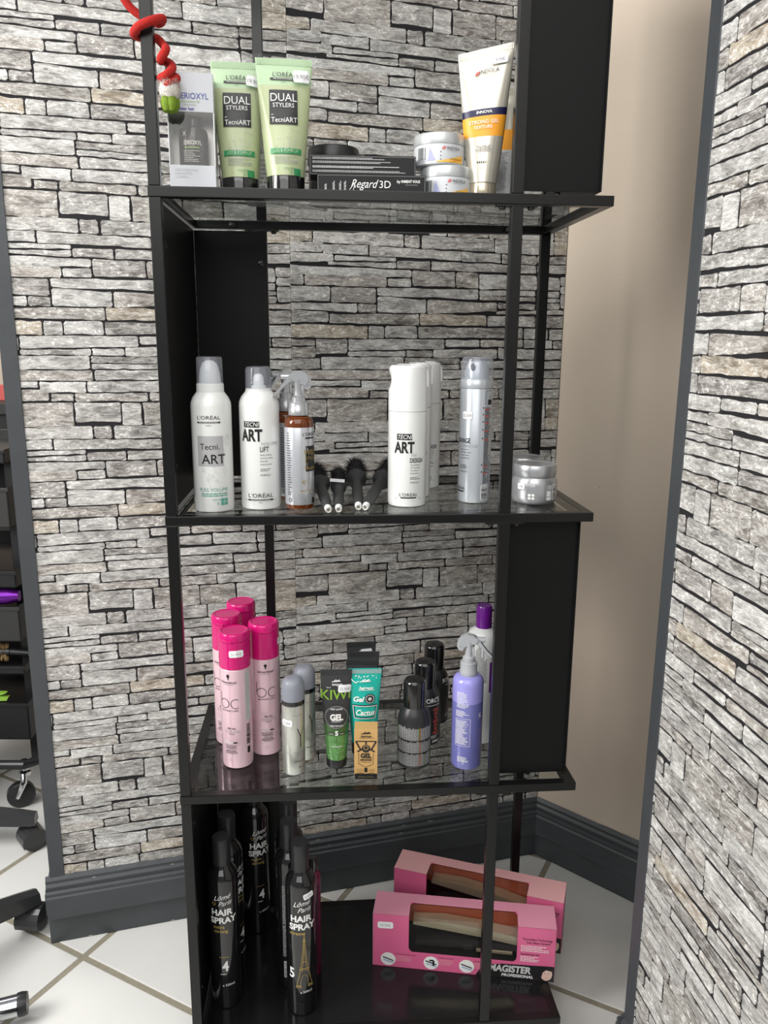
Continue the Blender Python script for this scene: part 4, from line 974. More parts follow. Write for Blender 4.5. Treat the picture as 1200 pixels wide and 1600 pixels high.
trigger_head(t, .1655, M['frost'], 1.0, -1)
P = Print(t, cyl(r))
P.lines(-.0165, .0030, .1000, .1250, 14, M['white_ink'], seed=3, h=.0008); P.lines(-.0175, .0030, .0860, .0960, 6, M['white_ink'], seed=4, h=.0008)
P.stroke([(-.0175, .0830), (.0050, .0830), (.0050, .0400), (-.0175, .0400), (-.0175, .0830)], .0004, M['white_ink']); P.lines(-.0165, .0030, .042, .081, 22, M['white_ink'], seed=6, h=.0008)
P.text('K', .0215, .0830, .0085, M['white_ink'], sx=.8); P.lines(-.0130, .0050, .0140, .0230, 5, M['white_ink'], seed=8, h=.0008); P.stroke([(-.005, .010), (-.005, .018)], .0004, M['white_ink']); P.stroke([(-.003, .010), (-.003, .018)], .0004, M['white_ink'])
P.flush()
# white bottle with purple cap behind the post
M['purple'] = mat('purple_plastic', (0.15, 0.012, 0.25), 0.22, coat=0.4)
x, y = .4520, .1440; r = .0265
bp = [(0, 0), (r - .003, 0), (r, .004), (r, .166), (r - .0015, .175), (r - .006, .183), (.0130, .1865), (.0115, .1880)]
t = can('shampoo_bottle', 'white bottle with purple screw cap behind the post and lilac spray', 'bottle', x, y, Z3, facing(x, y) + .25, [
    ('body', bp, M['white']), ('cap', [(0, .1875), (.0122, .1875), (.0124, .189), (.0124, .2200), (.0112, .2228), (0, .2230)], M['purple'])])
P = Print(t, cyl(prof_r(bp[1:]))); P.rect(.0050, .030, .0880, .1380, M['purple']); P.lines(-.018, .000, .105, .170, 8, M['grey_ink'], seed=3, vertical=True, h=.0012); P.flush()

# -- bottom tier: tall black hairsprays
def tall_spray(x, y, rz, label, kind, H=.2904, stick=False):
    r = .0235
    t = thing('hairspray_can', label, 'can', (x, y, Z4), rz, 'tall black hairsprays on the bottom board')
    bp = [(0, 0), (r - .0025, 0), (r - .0006, .0012), (r, .0035), (r, .2230), (r - .0012, .2290), (r - .0040, .2350), (r - .0080, .2405), (.0140, .2440), (.0135, .2460), (0, .2461)]
    MB().lathe(bp, 44).build('body', M['gloss_black'], t)
    MB().lathe([(0, .2461), (.0136, .2461), (.0139, .2470), (.0139, .2860), (.0130, .2895), (0, .2904)], 32).build('cap', M['satin_black'], t)
    P = Print(t, cyl(prof_r(bp[1:])))
    if kind != 'back':
        P.text('Lômé', .000, .1960, .0085, M['white_ink'], shear=.55, sx=.95, rot=.14); P.text('Paris', .004, .1860, .0080, M['white_ink'], shear=.55, sx=.95, rot=.12)
        P.text('HAIR', -.001, .1690, .0105, M['white_ink'], bold=.035, sx=1.0); P.text('SPRAY', .001, .1550, .0105, M['white_ink'], bold=.035, sx=.98)
        if kind == '4':
            P.text('extra', -.006, .1460, .0060, M['gold_ink'], bold=.02); P.text('strong', -.003, .1385, .0060, M['gold_ink'], bold=.02)
            hrt = [(-.0120 + .0030 * math.sin(a) ** 3, .1890 + .0030 * (.8 * math.cos(a) - .3 * math.cos(2 * a) - .1 * math.cos(3 * a))) for a in [k * PI / 8 for k in range(17)]]
            P.stroke(hrt, .0010, M['gold_ink'])
            for k in range(5): P.disc(-.006 + k * .0030, .0945, .0010, M['gold_ink'], 'line_art', n=8)
            P.text('4', .002, .0700, .0175, M['white_ink'], bold=.03, sx=.8); P.lines(-.006, .004, .0630, .0650, 1, M['white_ink'], h=.0012)
        else:
            P.text('xtreme', -.007, .1460, .0060, M['gold_ink'], bold=.02); P.text('5', -.0165, .0690, .0175, M['white_ink'], bold=.03, sx=.8)
            # tower drawing in thin gold lines
            c = .0035; g = M['gold_ink']
            L = lambda pts, w=.0006: [P.stroke([(c + a * s, b) for a, b in pts], w, g, 'line_art') for s in (-1, 1)]
            L([(.0004, .1500), (.0006, .1400), (.0016, .1330), (.0022, .1150), (.0038, .0980), (.0062, .0860), (.0090, .0700), (.0125, .0560)])
            L([(.0001, .1400), (.0008, .1150), (.0018, .0980), (.0034, .0860), (.0050, .0790)])
            L([(.0060, .0560), (.0058, .0640), (.0035, .0730), (0, .0760)]); L([(0, .1360), (.0024, .1360)], .0012); L([(0, .0985), (.0042, .0985)], .0010); L([(0, .0860), (.0078, .0860)], .0012); L([(0, .0835), (.0075, .0835)], .0006)
            for k in range(9): L([(.0010 + k * .0006, .128 - k * .0052), (.0022 + k * .0007, .1255 - k * .0052)], .0004)
            for k in range(5): L([(.0058 + k * .0011, .078 - k * .0045), (.0086 + k * .0009, .0755 - k * .0045)], .0005)
            for s in (-1, 1): P.rect(c + s * .0058 if s > 0 else c - .0125, c + .0125 if s > 0 else c - .0058, .0540, .0562, g, 'line_art')
            L([(.0058, .0520), (.0135, .0520)], .0008); L([(.0058, .0520), (.0058, .0562)]); L([(.0135, .0520), (.0125, .0562)])
        P.text('e 500ml', .006, .0420, .0042, M['white_ink'], rot=.05)
    else:
        P.lines(-.014, -.002, .120, .190, 26, M['pale_ink'], seed=4, h=.0012); P.lines(-.014, -.002, .060, .118, 22, M['pale_ink'], seed=5, h=.0012); P.barcode(-.012, -.005, .022, .050, M['ink'], M['sticker'], rows=True)
    if stick: P.sticker(.0115, .2120, .0165, .0100, '9.90€', rot=.2)
    P.flush(); return t
f = facing
tall_spray(.0431, .0760, f(.043, .076) - .12, 'tall black extra-strong hairspray marked 4, front left of the bottom board', '4')
tall_spray(.0440, .1340, f(.04, .134) + .9, 'tall black hairspray directly behind the one marked 4', '4')
tall_spray(.0790, .2350, f(.07, .24) + .30, 'tall black hairspray farthest back on the left, lettering partly visible', '4')
tall_spray(.1633, .0541, f(.163, .054) + .02, 'tall black hairspray with gold tower drawing and price sticker, frontmost', '5', stick=True)
tall_spray(.1440, .1090, f(.14, .109) + .06, 'tall black hairspray with small print, behind the tower-print can', 'back')
tall_spray(.1420, .1640, f(.14, .157) + 2.2, 'tall black hairspray farthest back in the right group', 'back')
M['wine'] = mat('wine_red_lacquer', (0.13, 0.012, 0.045), 0.25, coat=0.3)
tt = can('hairspray_can', 'slim dark wine-red can just peeking out right of the tower-print hairspray', 'can', .1815, .1200, Z4, 0, [
    ('body', [(0, 0), (.011, 0), (.0120, .002), (.0120, .180), (.0112, .186), (.009, .190), (.0080, .192), (0, .1925)], M['wine']), ('cap', [(0, .1925), (.0078, .1925), (.0080, .194), (.0078, .212), (.0070, .215), (0, .2155)], M['gloss_black'])])
P = Print(tt, cyl(.0120)); P.lines(.000, .012, .02, .17, 40, M['ink'], seed=9); P.flush()

# straightener boxes
M['pink_card'] = mat('pink_carton', (0.66, 0.125, 0.27), 0.38, coat=0.15)
M['pale_pink_card'] = mat('pale_pink_carton', (0.76, 0.40, 0.42), 0.42, coat=0.1)
M['tray'] = mat('black_tray', (0.012, 0.011, 0.011), 0.35)
M['tray_red'] = mat('rust_red_tray', (0.30, 0.060, 0.028), 0.5)
M['champagne'] = mat('champagne_metal', (0.62, 0.57, 0.42), 0.28, metal=0.7)
M['skin_print'] = mat('printed_portrait_skin', (0.72, 0.50, 0.42), 0.4)
M['mid_pink_card'] = mat('mid_pink_carton', (0.68, 0.27, 0.38), 0.4, coat=0.12)
def straightener_box(x, y, rz, label, front, top_m):
    L, DP, H = .300, .055, .100
    t = thing('hair_straightener_box', label, 'box', (x, y, Z4), rz, 'pink hair straightener boxes')
    wx0, wx1, wz = .060, .238, .032     # window: front face from wz up, and over onto the lid
    mb = MB(); c = M['pink_card']
    wy = .034
    th = .0008
    mb.box(0, L, 0, th, 0, wz); mb.box(0, wx0, 0, th, wz, H); mb.box(wx1, L, 0, th, wz, H)
    mb.box(0, L, DP - th, DP, 0, H); mb.box(0, th, 0, DP, 0, H); mb.box(L - th, L, 0, DP, 0, H); mb.box(0, L, 0, DP, 0.0002, th)
    mb.build('carton', c, t)
    tp = MB().box(0, wx0, 0, DP, H - th, H + .0001); tp.box(wx1, L, 0, DP, H - th, H + .0001); tp.box(wx0, wx1, wy, DP, H - th, H + .0001)
    tp.build('lid', top_m, t)
    MB().box(-.0003, .0012, .0006, DP - .0006, .0006, H - .0006).build('end_flap', M['offwhite'], t)
    # rounded corners of the window
    cr = MB(); rr = .010
    for sx, x0 in ((1, wx0), (-1, wx1)):
        a = [(x0, -.0001, wz)] + [(x0 + sx * (rr - rr * math.sin(k * PI / 12)), -.0001, wz + rr - rr * math.cos(k * PI / 12)) for k in range(7)]
        cr.add(a, [tuple(range(8))], 0, False)
        b = [(x0, wy, H + .0002)] + [(x0 + sx * (rr - rr * math.sin(k * PI / 12)), wy - rr + rr * math.cos(k * PI / 12), H + .0002) for k in range(7)]
        cr.add(b, [tuple(range(8))], 0, False)
    cr.build('window_corner', c, t)
    wn = MB().box(wx0, wx1, .0009, .0013, wz, H - .0009); wn.box(wx0, wx1, .0009, wy, H - .0012, H - .0009); wn.build('window', M['window'], t)
    tr = MB().box(.004, L - .004, .046, .0535, .004, H - .014); tr.box(.004, L - .004, .004, .046, .004, .022); tr.build('tray', M['tray'], t)
    MB().box(.010, L - .010, .038, .0455, .060, H - .006, .001).build('tray_ridge', M['tray_red'], t)
    # the straightener: two long tapering arms, hinged on the right, plates between
    top = [(.066, .0740), (.066, .0800), (.120, .0830), (.190, .0760), (.262, .0620), (.284, .0560), (.284, .0480), (.250, .0500), (.180, .0610), (.120, .0680)]
    bot = [(.070, .0350), (.070, .0430), (.120, .0500), (.190, .0530), (.250, .0500), (.284, .0480), (.284, .0400), (.240, .0400), (.180, .0400), (.120, .0360)]
    st = MB().prism([(a, b) for a, b in top], .014, .036).build('straightener_arm', M['champagne'], t)
    MB().prism([(a, b) for a, b in bot], .014, .036).build('straightener_arm', M['champagne'] if 0 else M['satin_black'], t)
    MB().box(.150, .168, .0125, .0375, .034, .046, .003).build('clip', M['satin_black'], t)
    MB().box(.172, .232, .0130, .0370, .0330, .0390, .001).build('plate', M['champagne'], t)
    P = Print(t, lambda u, v, off: (u, -off, v), False)
    K = M['ink']; WI = M['white_ink']
    # black wave and brand at the lower right
    wave = [(.172, .0004), (.180, .0150), (.192, .0230), (.215, .0270), (.2995, .0300), (.2995, .0004)]
    P.put(wave, [tuple(range(6))], 'label_panel', K, .0004)
    P.text('MAGISTER', .2270, .0125, .0125, M['pale_ink'], bold=.04, shear=.12, sx=.85, off=.0007); P.text('PROFESSIONAL', .2400, .0040, .0052, WI, bold=.03, shear=.15, sx=1.05, off=.0007)
    P.disc(.2870, .0150, .0095, M['skin_print'], 'portrait', ry=.0125, off=.0008); P.put([(.2765, .020), (.279, .028), (.288, .0295), (.2965, .027), (.2985, .017), (.295, .021), (.286, .023), (.281, .018), (.2785, .006), (.2760, .003)], [(0, 1, 7, 8, 9), (1, 2, 3, 6, 7), (3, 4, 5, 6)], 'portrait_hair', K, .0011)
    P.stroke([(.2835, .0165), (.2860, .0168)], .0007, K, 'portrait_eyes', off=.0012); P.stroke([(.2895, .0168), (.2920, .0165)], .0007, K, 'portrait_eyes', off=.0012); P.stroke([(.2865, .0085), (.2895, .0085)], .0009, M['red_ink'], 'portrait_mouth', off=.0012)
    for k, (u, tx) in enumerate(((.0260, 'Tourmaline Ceramic plates'), (.0980, 'Rotation cord 360°'), (.1570, 'Digital Adjustable Heat'))):
        P.disc(u, .0150, .0125, WI, 'picture', off=.0005, n=28)
        P.stroke([(u - .009, .0185), (u + .009, .0125)], .0022, K, 'picture_detail', off=.0008); P.stroke([(u - .008, .0135), (u + .009, .0085)], .0018, M['blue_print'], 'picture_detail', off=.0008)
        if k == 1: P.stroke([(u - .003, .020), (u + .004, .020), (u + .004, .010)], .0030, K, 'picture_detail', off=.0009)
        P.text(tx, u + .013, .0255, .0022, K, align='LEFT'); P.lines(u + .013, u + .042, .0125, .0235, 4, M['pale_pink_card'], seed=k, h=.0010)
    P.text('Tourmaline Technology', .2700, .0760, .0040, K, bold=.01, sx=.9); P.text('Ionic Black Ceramic', .2720, .0700, .0038, K, bold=.01, sx=.9); P.lines(.2440, .2930, .0540, .0665, 4, WI, seed=4, h=.0013)
    P.text('Powerful Super Slim', .2440, .0480, .0030, K, bold=.02, align='LEFT', sx=.9); P.lines(.2440, .2780, .0350, .0460, 4, WI, seed=5, h=.0012)
    if front: P.sticker(.0210, .0800, .0260, .0125, '39.90€', rot=.03)
    P.flush()
    P = Print(t, lambda u, v, off: (L + off, u, v), False); P.disc(.024, .026, .016, M['skin_print'], 'portrait', ry=.021, off=.0004); P.rect(.006, .05, .001, .012, K); P.flush()
    P = Print(t, lambda u, v, off: (u, v, H + off), False); P.text('MAGISTER PROFESSIONAL', .115, .0285, .0, K) if 0 else None
    return t
M['blue_print'] = mat('blue_print', (0.22, 0.32, 0.55), 0.4)
straightener_box(.2795, .1265, math.atan2(.0682 - .1267, .5746 - .2801), 'pink hair straightener box with price sticker and window, in front', True, M['mid_pink_card'])
straightener_box(.3250, .2400, math.radians(-22), 'paler pink hair straightener box leaning behind the front one', False, M['pale_pink_card'])

# -- tier 0: top shelf in view
M['serum_dark'] = mat('mirror_dark_bottle', (0.05, 0.05, 0.055), 0.10, metal=0.8)
M['carton_white'] = mat('glossy_white_carton', (0.56, 0.58, 0.62), 0.3, coat=0.3)
t = thing('serum_carton', 'white carton with clear window showing a dark serum bottle, far left of top shelf', 'carton', (.0495, .0300, Z1), .05)
w, dp = .0275, .045
b = MB().box(-w, w, 0, dp, .0002, .0292, .0006).build('carton_base', M['carton_white'], t)
b = MB().box(-w, w, 0, dp, .0886, .1320, .0006).build('carton_top', M['carton_white'], t)
MB().box(-w, w, dp - .001, dp, .0292, .0886).build('carton_back', M['silver'], t)
MB().box(-w, -w + .0012, .0005, dp - .001, .0292, .0886).build('carton_side', M['silver'], t); MB().box(w - .0012, w, .0005, dp - .001, .0292, .0886).build('carton_side', M['silver'], t)
MB().box(-w + .0013, w - .0013, .0006, .0009, .0292, .0886).build('window', M['window'], t)
MB().lathe([(0, .0294), (.0165, .0294), (.0175, .031), (.0178, .068), (.0160, .0735), (.0105, .077), (.0100, .0875), (0, .088)], 36, (0, .024)).build('serum_bottle', M['serum_dark'], t)
P = Print(t, flat(0), False)
P.rect(-w + .0006, -w + .0120, .1155, .1300, M['blue_ink']); P.text('X', -w + .0060, .1195, .0060, M['white_ink'], off=.0006)
P.text('SERIOXYL', .0035, .1030, .0068, M['blue_ink'], sx=.86); P.text('Stemoxydine 5%', .000, .0990, .0024, M['lime_ink']); P.text('+ Resveratrol', -.001, .0955, .0022, M['grey_ink']); P.text('Denser hair', -.0065, .0905, .0034, M['blue_ink'], bold=.02)
P.text('RECHERCHE', -.0215, .0225, .0028, M['pale_ink'], align='LEFT', sx=1.25); P.text('AVANCÉE', -.0215, .0185, .0028, M['pale_ink'], align='LEFT', sx=1.2); P.text("L'ORÉAL", -.0215, .0145, .0028, M['pale_ink'], align='LEFT', sx=1.2); P.flush()
P = Print(t, lambda u, v, off: (.0178 * math.sin(u / .0178) * (1 + off * 60), .024 - (.0178 + off) * math.cos(u / .0178), v))
P.rect(-.0120, -.0070, .0620, .0710, M['ink']); P.text('X', -.0095, .0640, .0050, M['white_ink'], off=.0007); P.text('SERIOXYL', .000, .0540, .0048, M['white_ink'], sx=.75, bold=.02); P.rect(-.0100, .0080, .0500, .0515, M['lime_ink']); P.lines(-.011, .010, .034, .048, 7, M['pale_ink'], seed=3, h=.0008); P.flush()

M['mint'] = mat('pale_green_gel', (0.44, 0.50, 0.29), 0.34, coat=0.15, var=0.08, vscale=30)
M['mint_top'] = mat('pale_green_tube_top', (0.44, 0.60, 0.38), 0.36, coat=0.1)
def green_tube(x, y, rz, label, hw, zr=0.0):
    t, S = squeeze_tube('styling_gel_tube', label, x, y, Z1, rz, .1560, .0232, hw, .0205, [0, .125, .156], [M['mint'], M['mint_top']], M['gloss_black'], 'pale green gel tubes on the top shelf', crimp=M['mint_top'])
    # loose clear bag around the tube
    mb = MB(); seg = 40; zs = [.020 + k * .1405 / 14 for k in range(15)]; vs = []; fs = []
    q = random.Random(int(x * 1000))
    for v in zs:
        k = (v - .0205) / .1355; w = .0245 + (.0385 - .0245) * max(0, k) ** .8; d = .0245 * (1 - max(0, min(1, k)) ** 1.6) + .0016
        for i in range(seg):
            a = 2 * PI * i / seg; vs.append((w * math.cos(a) + q.uniform(-.0006, .0006), d * math.sin(a) + q.uniform(-.0005, .0005), v + q.uniform(-.0006, .0006)))
    for k in range(14):
        for i in range(seg): j = (i + 1) % seg; fs.append((k * seg + i, k * seg + j, (k + 1) * seg + j, (k + 1) * seg + i))
    mb.add(vs, fs).build('clear_bag', M['sleeve'], t)
    P = Print(t, S)
    P.text("L'ORÉAL", 0, .1345, .0052, M['ink'], sx=1.05); P.rect(-.0170, .0140, .1305, .1330, M['ink']); P.text('PROFESSIONNEL', -.0015, .1310, .0014, M['white_ink'], sx=1.6, off=.0007); P.text('PARIS', -.001, .1275, .0015, M['ink'])
    P.rect(-.0185, .0155, .0790, .1190, M['ink']); P.text('DUAL', -.0015, .1055, .0095, M['white_ink'], off=.0008, sx=.95); P.text('STYLERS', -.0015, .0985, .0052, M['white_ink'], off=.0008, sx=.98)
    P.text('BY', -.0150, .0890, .0017, M['white_ink'], off=.0008); P.text('TecniART', -.0010, .0810, .0060, M['white_ink'], off=.0008, sx=.92)
    q = random.Random(3)
    for a in range(14):
        st = [(q.uniform(-.012, .014), q.uniform(.052, .074))]
        for k in range(6): st.append((st[-1][0] + q.uniform(-.003, .003), st[-1][1] + q.uniform(-.003, .003)))
        P.stroke(st, .0003, M['pale_ink'])
    P.rect(-.0185, .0190, .0445, .0510, M['green_ink']); P.text('LISS & PUMP-UP', .0005, .0460, .0040, M['mint_top'], off=.0008, sx=.78)
    P.lines(-.014, .018, .0330, .0425, 4, M['grey_ink'], seed=5, h=.0009); P.text('VOLUME', .004, .0265, .0024, M['green_ink']); P.text('2', .0065, .0215, .0042, M['green_ink']); P.rect(.0100, .0180, .0200, .0280, M['green_ink'])
    P.flush(); return t, S
t, S = green_tube(.1030, .0680, facing(.104, .05) - .05, 'pale green gel tube in clear bag, left one of two', .0330)
P = Print(t, S); P.sticker(.0200, .1325, .0190, .0125, '19.90€', rot=-.1, off=.0025); P.flush()
t, S = green_tube(.1605, .0500, facing(.160, .05) + .02, 'pale green gel tube in clear bag, right one of two', .0345)
P = Print(t, S); P.sticker(.0205, .1345, .0200, .0140, '19.90€', rot=.04, off=.0025); P.flush()
t = thing('pale_carton', 'pale carton seen in the gap between the two green tubes', 'carton', (.1290, .1250, Z1), 0)
MB().box(-.024, .024, -.018, .018, .0002, .060, .0006).build('body', M['offwhite'], t); P = Print(t, flat(-.018), False); P.lines(-.018, .018, .006, .055, 9, M['grey_ink'], seed=3); P.text('mini', 0, .012, .007, M['grey_ink']); P.flush()

# black jar and two flat black cartons
t = can('styling_wax_jar', 'low round black jar behind the two flat black cartons', 'jar', .2210, .1180, Z1, 0, [
    ('body', [(0, 0), (.031, 0), (.033, .002), (.033, .046), (.032, .048), (0, .048)], M['satin_black']), ('lid', [(0, .048), (.0335, .048), (.0340, .049), (.0340, .068), (.0325, .0700), (.029, .0700), (.028, .0692), (0, .0692)], M['satin_black'])])
def lash_box(x, y, z, rz, label, L, words):
    t = thing('flat_carton', label, 'carton', (x, y, z), rz, 'flat black cartons on the top shelf')
    h = .0238; MB().box(0, L, 0, .038, .0002, h, .0005).build('body', M['carton_black'], t)
    fr = MB(); e = .0006
    for a, b, c, d in ((.001, L - .001, .0010, .0013), (.001, L - .001, h - .0015, h - .0012), (.001, .0013, .001, h - .0012), (L - .0013, L - .001, .001, h - .0012)): fr.box(a, b, -.0003, 0, c, d)
    fr.build('edge_line', M['grey_ink'], t)
    P = Print(t, flat(0), False)
    if words:
        P.text('Regard', .0570, .0085, .0100, M['white_ink'], shear=.45, sx=.82); P.stroke([(.040, .0058), (.047, .0148), (.044, .0030)], .0006, M['white_ink'])
        P.text('3D', .0840, .0085, .0088, M['white_ink'], sx=1.0); P.text('by', .1010, .0148, .0034, M['white_ink'], bold=.02); P.text('INMENT VOUS', .1160, .0150, .0032, M['white_ink'], sx=.8, bold=.03); P.text('MADE IN FRANCE', .1170, .0118, .0014, M['grey_ink'])
        for u in (.0090, .0190, .0270, .0330): P.lines(u, u + .0028, .0055, .0175, 2, M['pale_ink'], seed=int(u * 1e4), h=.0008, vertical=True)
    else:
        for v in (.0035, .0085, .0140, .0185): P.lines(.004, L - .006, v, v + .0028, 2, M['pale_ink'] if v != .0085 else M['white_ink'], seed=int(v * 1e4), h=.0007)
    P.flush(); return t
M['carton_black'] = mat('black_carton', (0.010, 0.010, 0.011), 0.38, spec=0.3)
lash_box(.1995, .0350, Z1, -.02, 'flat black carton with white script lettering, lower of two', .1350, True)
lash_box(.1900, .0450, Z1 + .0242, -.01, 'flat black carton with rows of small print, upper of two', .1330, False)

# silver jars stacked
M['jar_silver'] = mat('pale_silver_plastic', (0.54, 0.56, 0.57), 0.3, metal=0.35)
M['jar_label'] = mat('pearl_label', (0.62, 0.64, 0.67), 0.35)
M['orange'] = mat('orange_print', (0.86, 0.36, 0.03), 0.4); M['orange_y'] = mat('amber_print', (0.86, 0.50, 0.09), 0.4); M['navy'] = mat('navy_print', (0.015, 0.014, 0.06), 0.35); M['lav'] = mat('lavender_print', (0.40, 0.42, 0.68), 0.4)
def indjar(x, y, z, rz, label):
    r = .0330; t = thing('styling_wax_jar', label, 'jar', (x, y, z), rz, 'stacked silver jars on the top shelf')
    MB().lathe([(0, 0), (r - .004, 0), (r - .0008, .0015), (r - .0004, .004), (r - .0004, .0250), (0, .0252)], 44).build('body', M['jar_label'], t)
    MB().lathe([(0, .0252), (r, .0252), (r + .0003, .0260), (r + .0003, .0365), (r - .001, .0385), (r - .003, .0390), (r - .004, .0384), (0, .0384)], 44).build('lid', M['jar_silver'], t)
    P = Print(t, cyl(r - .0002)); rr = r
    P.stroke([(.0010, .0178), (.0035, .0215)], .0012, M['red_ink'], 'emblem'); P.stroke([(.0030, .0178), (.0055, .0215)], .0012, M['red_ink'], 'emblem'); P.text('INDOLA', .0165, .0178, .0036, M['ink'], sx=1.0)
    P.lines(.008, .022, .0160, .0172, 1, M['grey_ink'], h=.0005)
    n = 12
    def strip(f0, f1, m, off, a=-.006, b=.032):
        vs = []; fs = []
        for i in range(n + 1): u = a + (b - a) * i / n; vs += [(u, f0(i / n)), (u, f1(i / n))]
        P.put(vs, [(2 * i, 2 * i + 2, 2 * i + 3, 2 * i + 1) for i in range(n)], 'label_panel', m, off)
    strip(lambda s: .0030, lambda s: .0042 + .0090 * s ** 1.3, M['orange_y'], .0003); strip(lambda s: .0030 + .004 * s, lambda s: .0034 + .0062 * s, M['orange'], .0005, .010, .032)
    P.put([(-.0175, .0050), (-.0080, .0055), (-.0150, .0200)], [(0, 1, 2)], 'label_panel', M['lav'], .0004)
    for v in (.0065, .0105, .0150): P.disc(-.0008, v, .0007, M['ink'], 'line_art', n=8)
    P.text('TEXTURE WAX', .0190, .0062, .0016, M['ink'], off=.0007); P.barcode(-.0330, -.0200, .0060, .0210, M['ink'], M['jar_label'])
    P.flush(); return t
indjar(.3650, .0700, Z1, facing(.365, .07) + .05, 'silver jar with orange-waved label, lower one of the stack')
indjar(.3565, .0740, Z1 + .0392, facing(.357, .07) + .08, 'silver jar with orange-waved label, upper one of the stack')

# pearl tube with navy and orange bands
M['pearl'] = mat('champagne_pearl_plastic', (0.60, 0.57, 0.49), 0.24, metal=0.45, coat=0.1)
M['pearl_cap'] = mat('champagne_cap', (0.56, 0.50, 0.38), 0.2, metal=0.6)
capshape = [(0, 0), (.0170, 0), (.0178, .001), (.0182, .0195), (.0176, .0205), (0, .0206)]
t, S = squeeze_tube('styling_gel_tube', 'tall champagne tube with navy and orange bands, right of the jars', .4110, .0600, Z1, facing(.41, .06) - .03, .1790, .0185, .0350, .0205,
    [0, .0745, .0990, .1075, .179], [M['pearl'], M['orange'], M['navy'], M['pearl']], M['pearl_cap'], None, tilt=.175, cap_shape=capshape, crimp=M['pearl'])
P = Print(t, S)
P.stroke([(-.0125, .1480), (-.0100, .1520)], .0018, M['red_ink'], 'emblem'); P.stroke([(-.0100, .1483), (-.0075, .1523)], .0018, M['red_ink'], 'emblem'); P.text('INDOLA', .0045, .1490, .0050, M['ink'], sx=.95); P.lines(-.013, .014, .1455, .1470, 1, M['grey_ink'], h=.0006)
P.text('INNOVA', 0, .1015, .0036, M['white_ink'], bold=.02); P.text('STRONG GEL', 0, .0895, .0045, M['white_ink']); P.text('TEXTURE', -.001, .0835, .0040, M['white_ink'])
P.lines(-.012, .013, .0560, .0640, 4, M['grey_ink'], seed=3, h=.0009, align='C')
for k in range(5): P.disc(-.0065 + k * .0026, .0435, .0010, M['ink'], 'line_art', n=8, r0=.0005 if k == 4 else 0)
P.text('200 ml', -.0010, .0360, .0020, M['grey_ink']); P.sticker(.0175, .1620, .0190, .0095, '9.90€', off=.0012); P.flush()

t, S = squeeze_tube('styling_gel_tube', 'pale tube covered in small print, half hidden behind the front post on top shelf', .4560, .1150, Z1, -.2, .1500, .0180, .0230, .0140, [0, .072, .098, .150], [M['jar_label'], M['orange'], M['pearl']], M['pearl_cap'], None)
P = Print(t, S); P.lines(-.017, .0, .02, .070, 26, M['grey_ink'], seed=7, h=.0010); P.flush()

# red plush coil wound round the left post, white cuff, green tip
M['plush'] = mat('red_plush', (0.42, 0.014, 0.010), 0.9, bump=0.8, bscale=1500)
M['fluff'] = mat('white_fluff', (0.74, 0.70, 0.66), 0.95, bump=1.0, bscale=900)
M['green_plush'] = mat('lime_green_plush', (0.15, 0.24, 0.015), 0.8, bump=0.5, bscale=900, var=0.25, vscale=120)
def spline(pts, n=10):
    out = []; P_ = [pts[0]] + list(pts) + [pts[-1]]
    for i in range(1, len(P_) - 2):
        a, b, c, d = [Vector(p) for p in P_[i - 1:i + 3]]
        for k in range(n):
            s = k / n; out.append(.5 * ((2 * b) + (c - a) * s + (2 * a - 5 * b + 4 * c - d) * s * s + (3 * b - a - 3 * c + d) * s ** 3))
    out.append(Vector(pts[-1])); return out
t = thing('plush_coil_ornament', 'red plush coil with white cuff and green tip wound round the left post', 'ornament', (.030, .006, 1.366))
cp = [(-.024, .018, 1.482), (-.014, .022, 1.466), (.000, .024, 1.456), (.018, .022, 1.449), (.0262, .004, 1.448), (.016, -.0085, 1.441), (.002, -.0085, 1.435), (-.0065, .004, 1.431), (.000, .021, 1.433), (.014, .0235, 1.434), (.026, .010, 1.421), (.0295, -.002, 1.414), (.024, -.003, 1.405), (.0212, .010, 1.406), (.0215, .022, 1.410), (.031, .018, 1.405), (.0345, .004, 1.396), (.029, -.004, 1.387), (.0215, .004, 1.386), (.0215, .016, 1.390), (.034, .016, 1.391), (.0385, .006, 1.386), (.030, -.002, 1.378), (.028, .006, 1.372)]
O3 = Vector((.030, .006, 1.366))
MB().tube([p - O3 for p in spline(cp, 8)], .0048, 12).build('coil', M['plush'], t)
fl_ = MB(); q = random.Random(2)
cz = Vector((0, 0, .0125))
fl_.lathe([(0, -.004), (.008, -.003), (.0115, .003), (.0120, .009), (.0100, .0150), (.005, .018), (0, .0185)], 20)
for k in range(900):
    th = q.uniform(0, 2 * PI); z = q.uniform(-.001, .017); rr = .0105; b = Vector((rr * math.cos(th), rr * math.sin(th), z)); e = b + Vector((math.cos(th), math.sin(th), q.uniform(-.4, .9))) * q.uniform(.0025, .0055)
    wv = Vector((-math.sin(th), math.cos(th), 0)) * .0004; fl_.add([b + wv, b - wv, e], [(0, 1, 2)], 0, False)
fl_.build('cuff', M['fluff'], t)
gl = MB()
for k in range(5):
    th = 2 * PI * k / 5 + .3; ox, oy = .0050 * math.cos(th), .0050 * math.sin(th)
    gl.lathe([(0, -.0165), (.0035, -.0150), (.0062, -.0095), (.0066, -.0040), (.0045, .0010), (0, .0030)], 14, (ox, oy))
gl.build('tip', M['green_plush'], t)

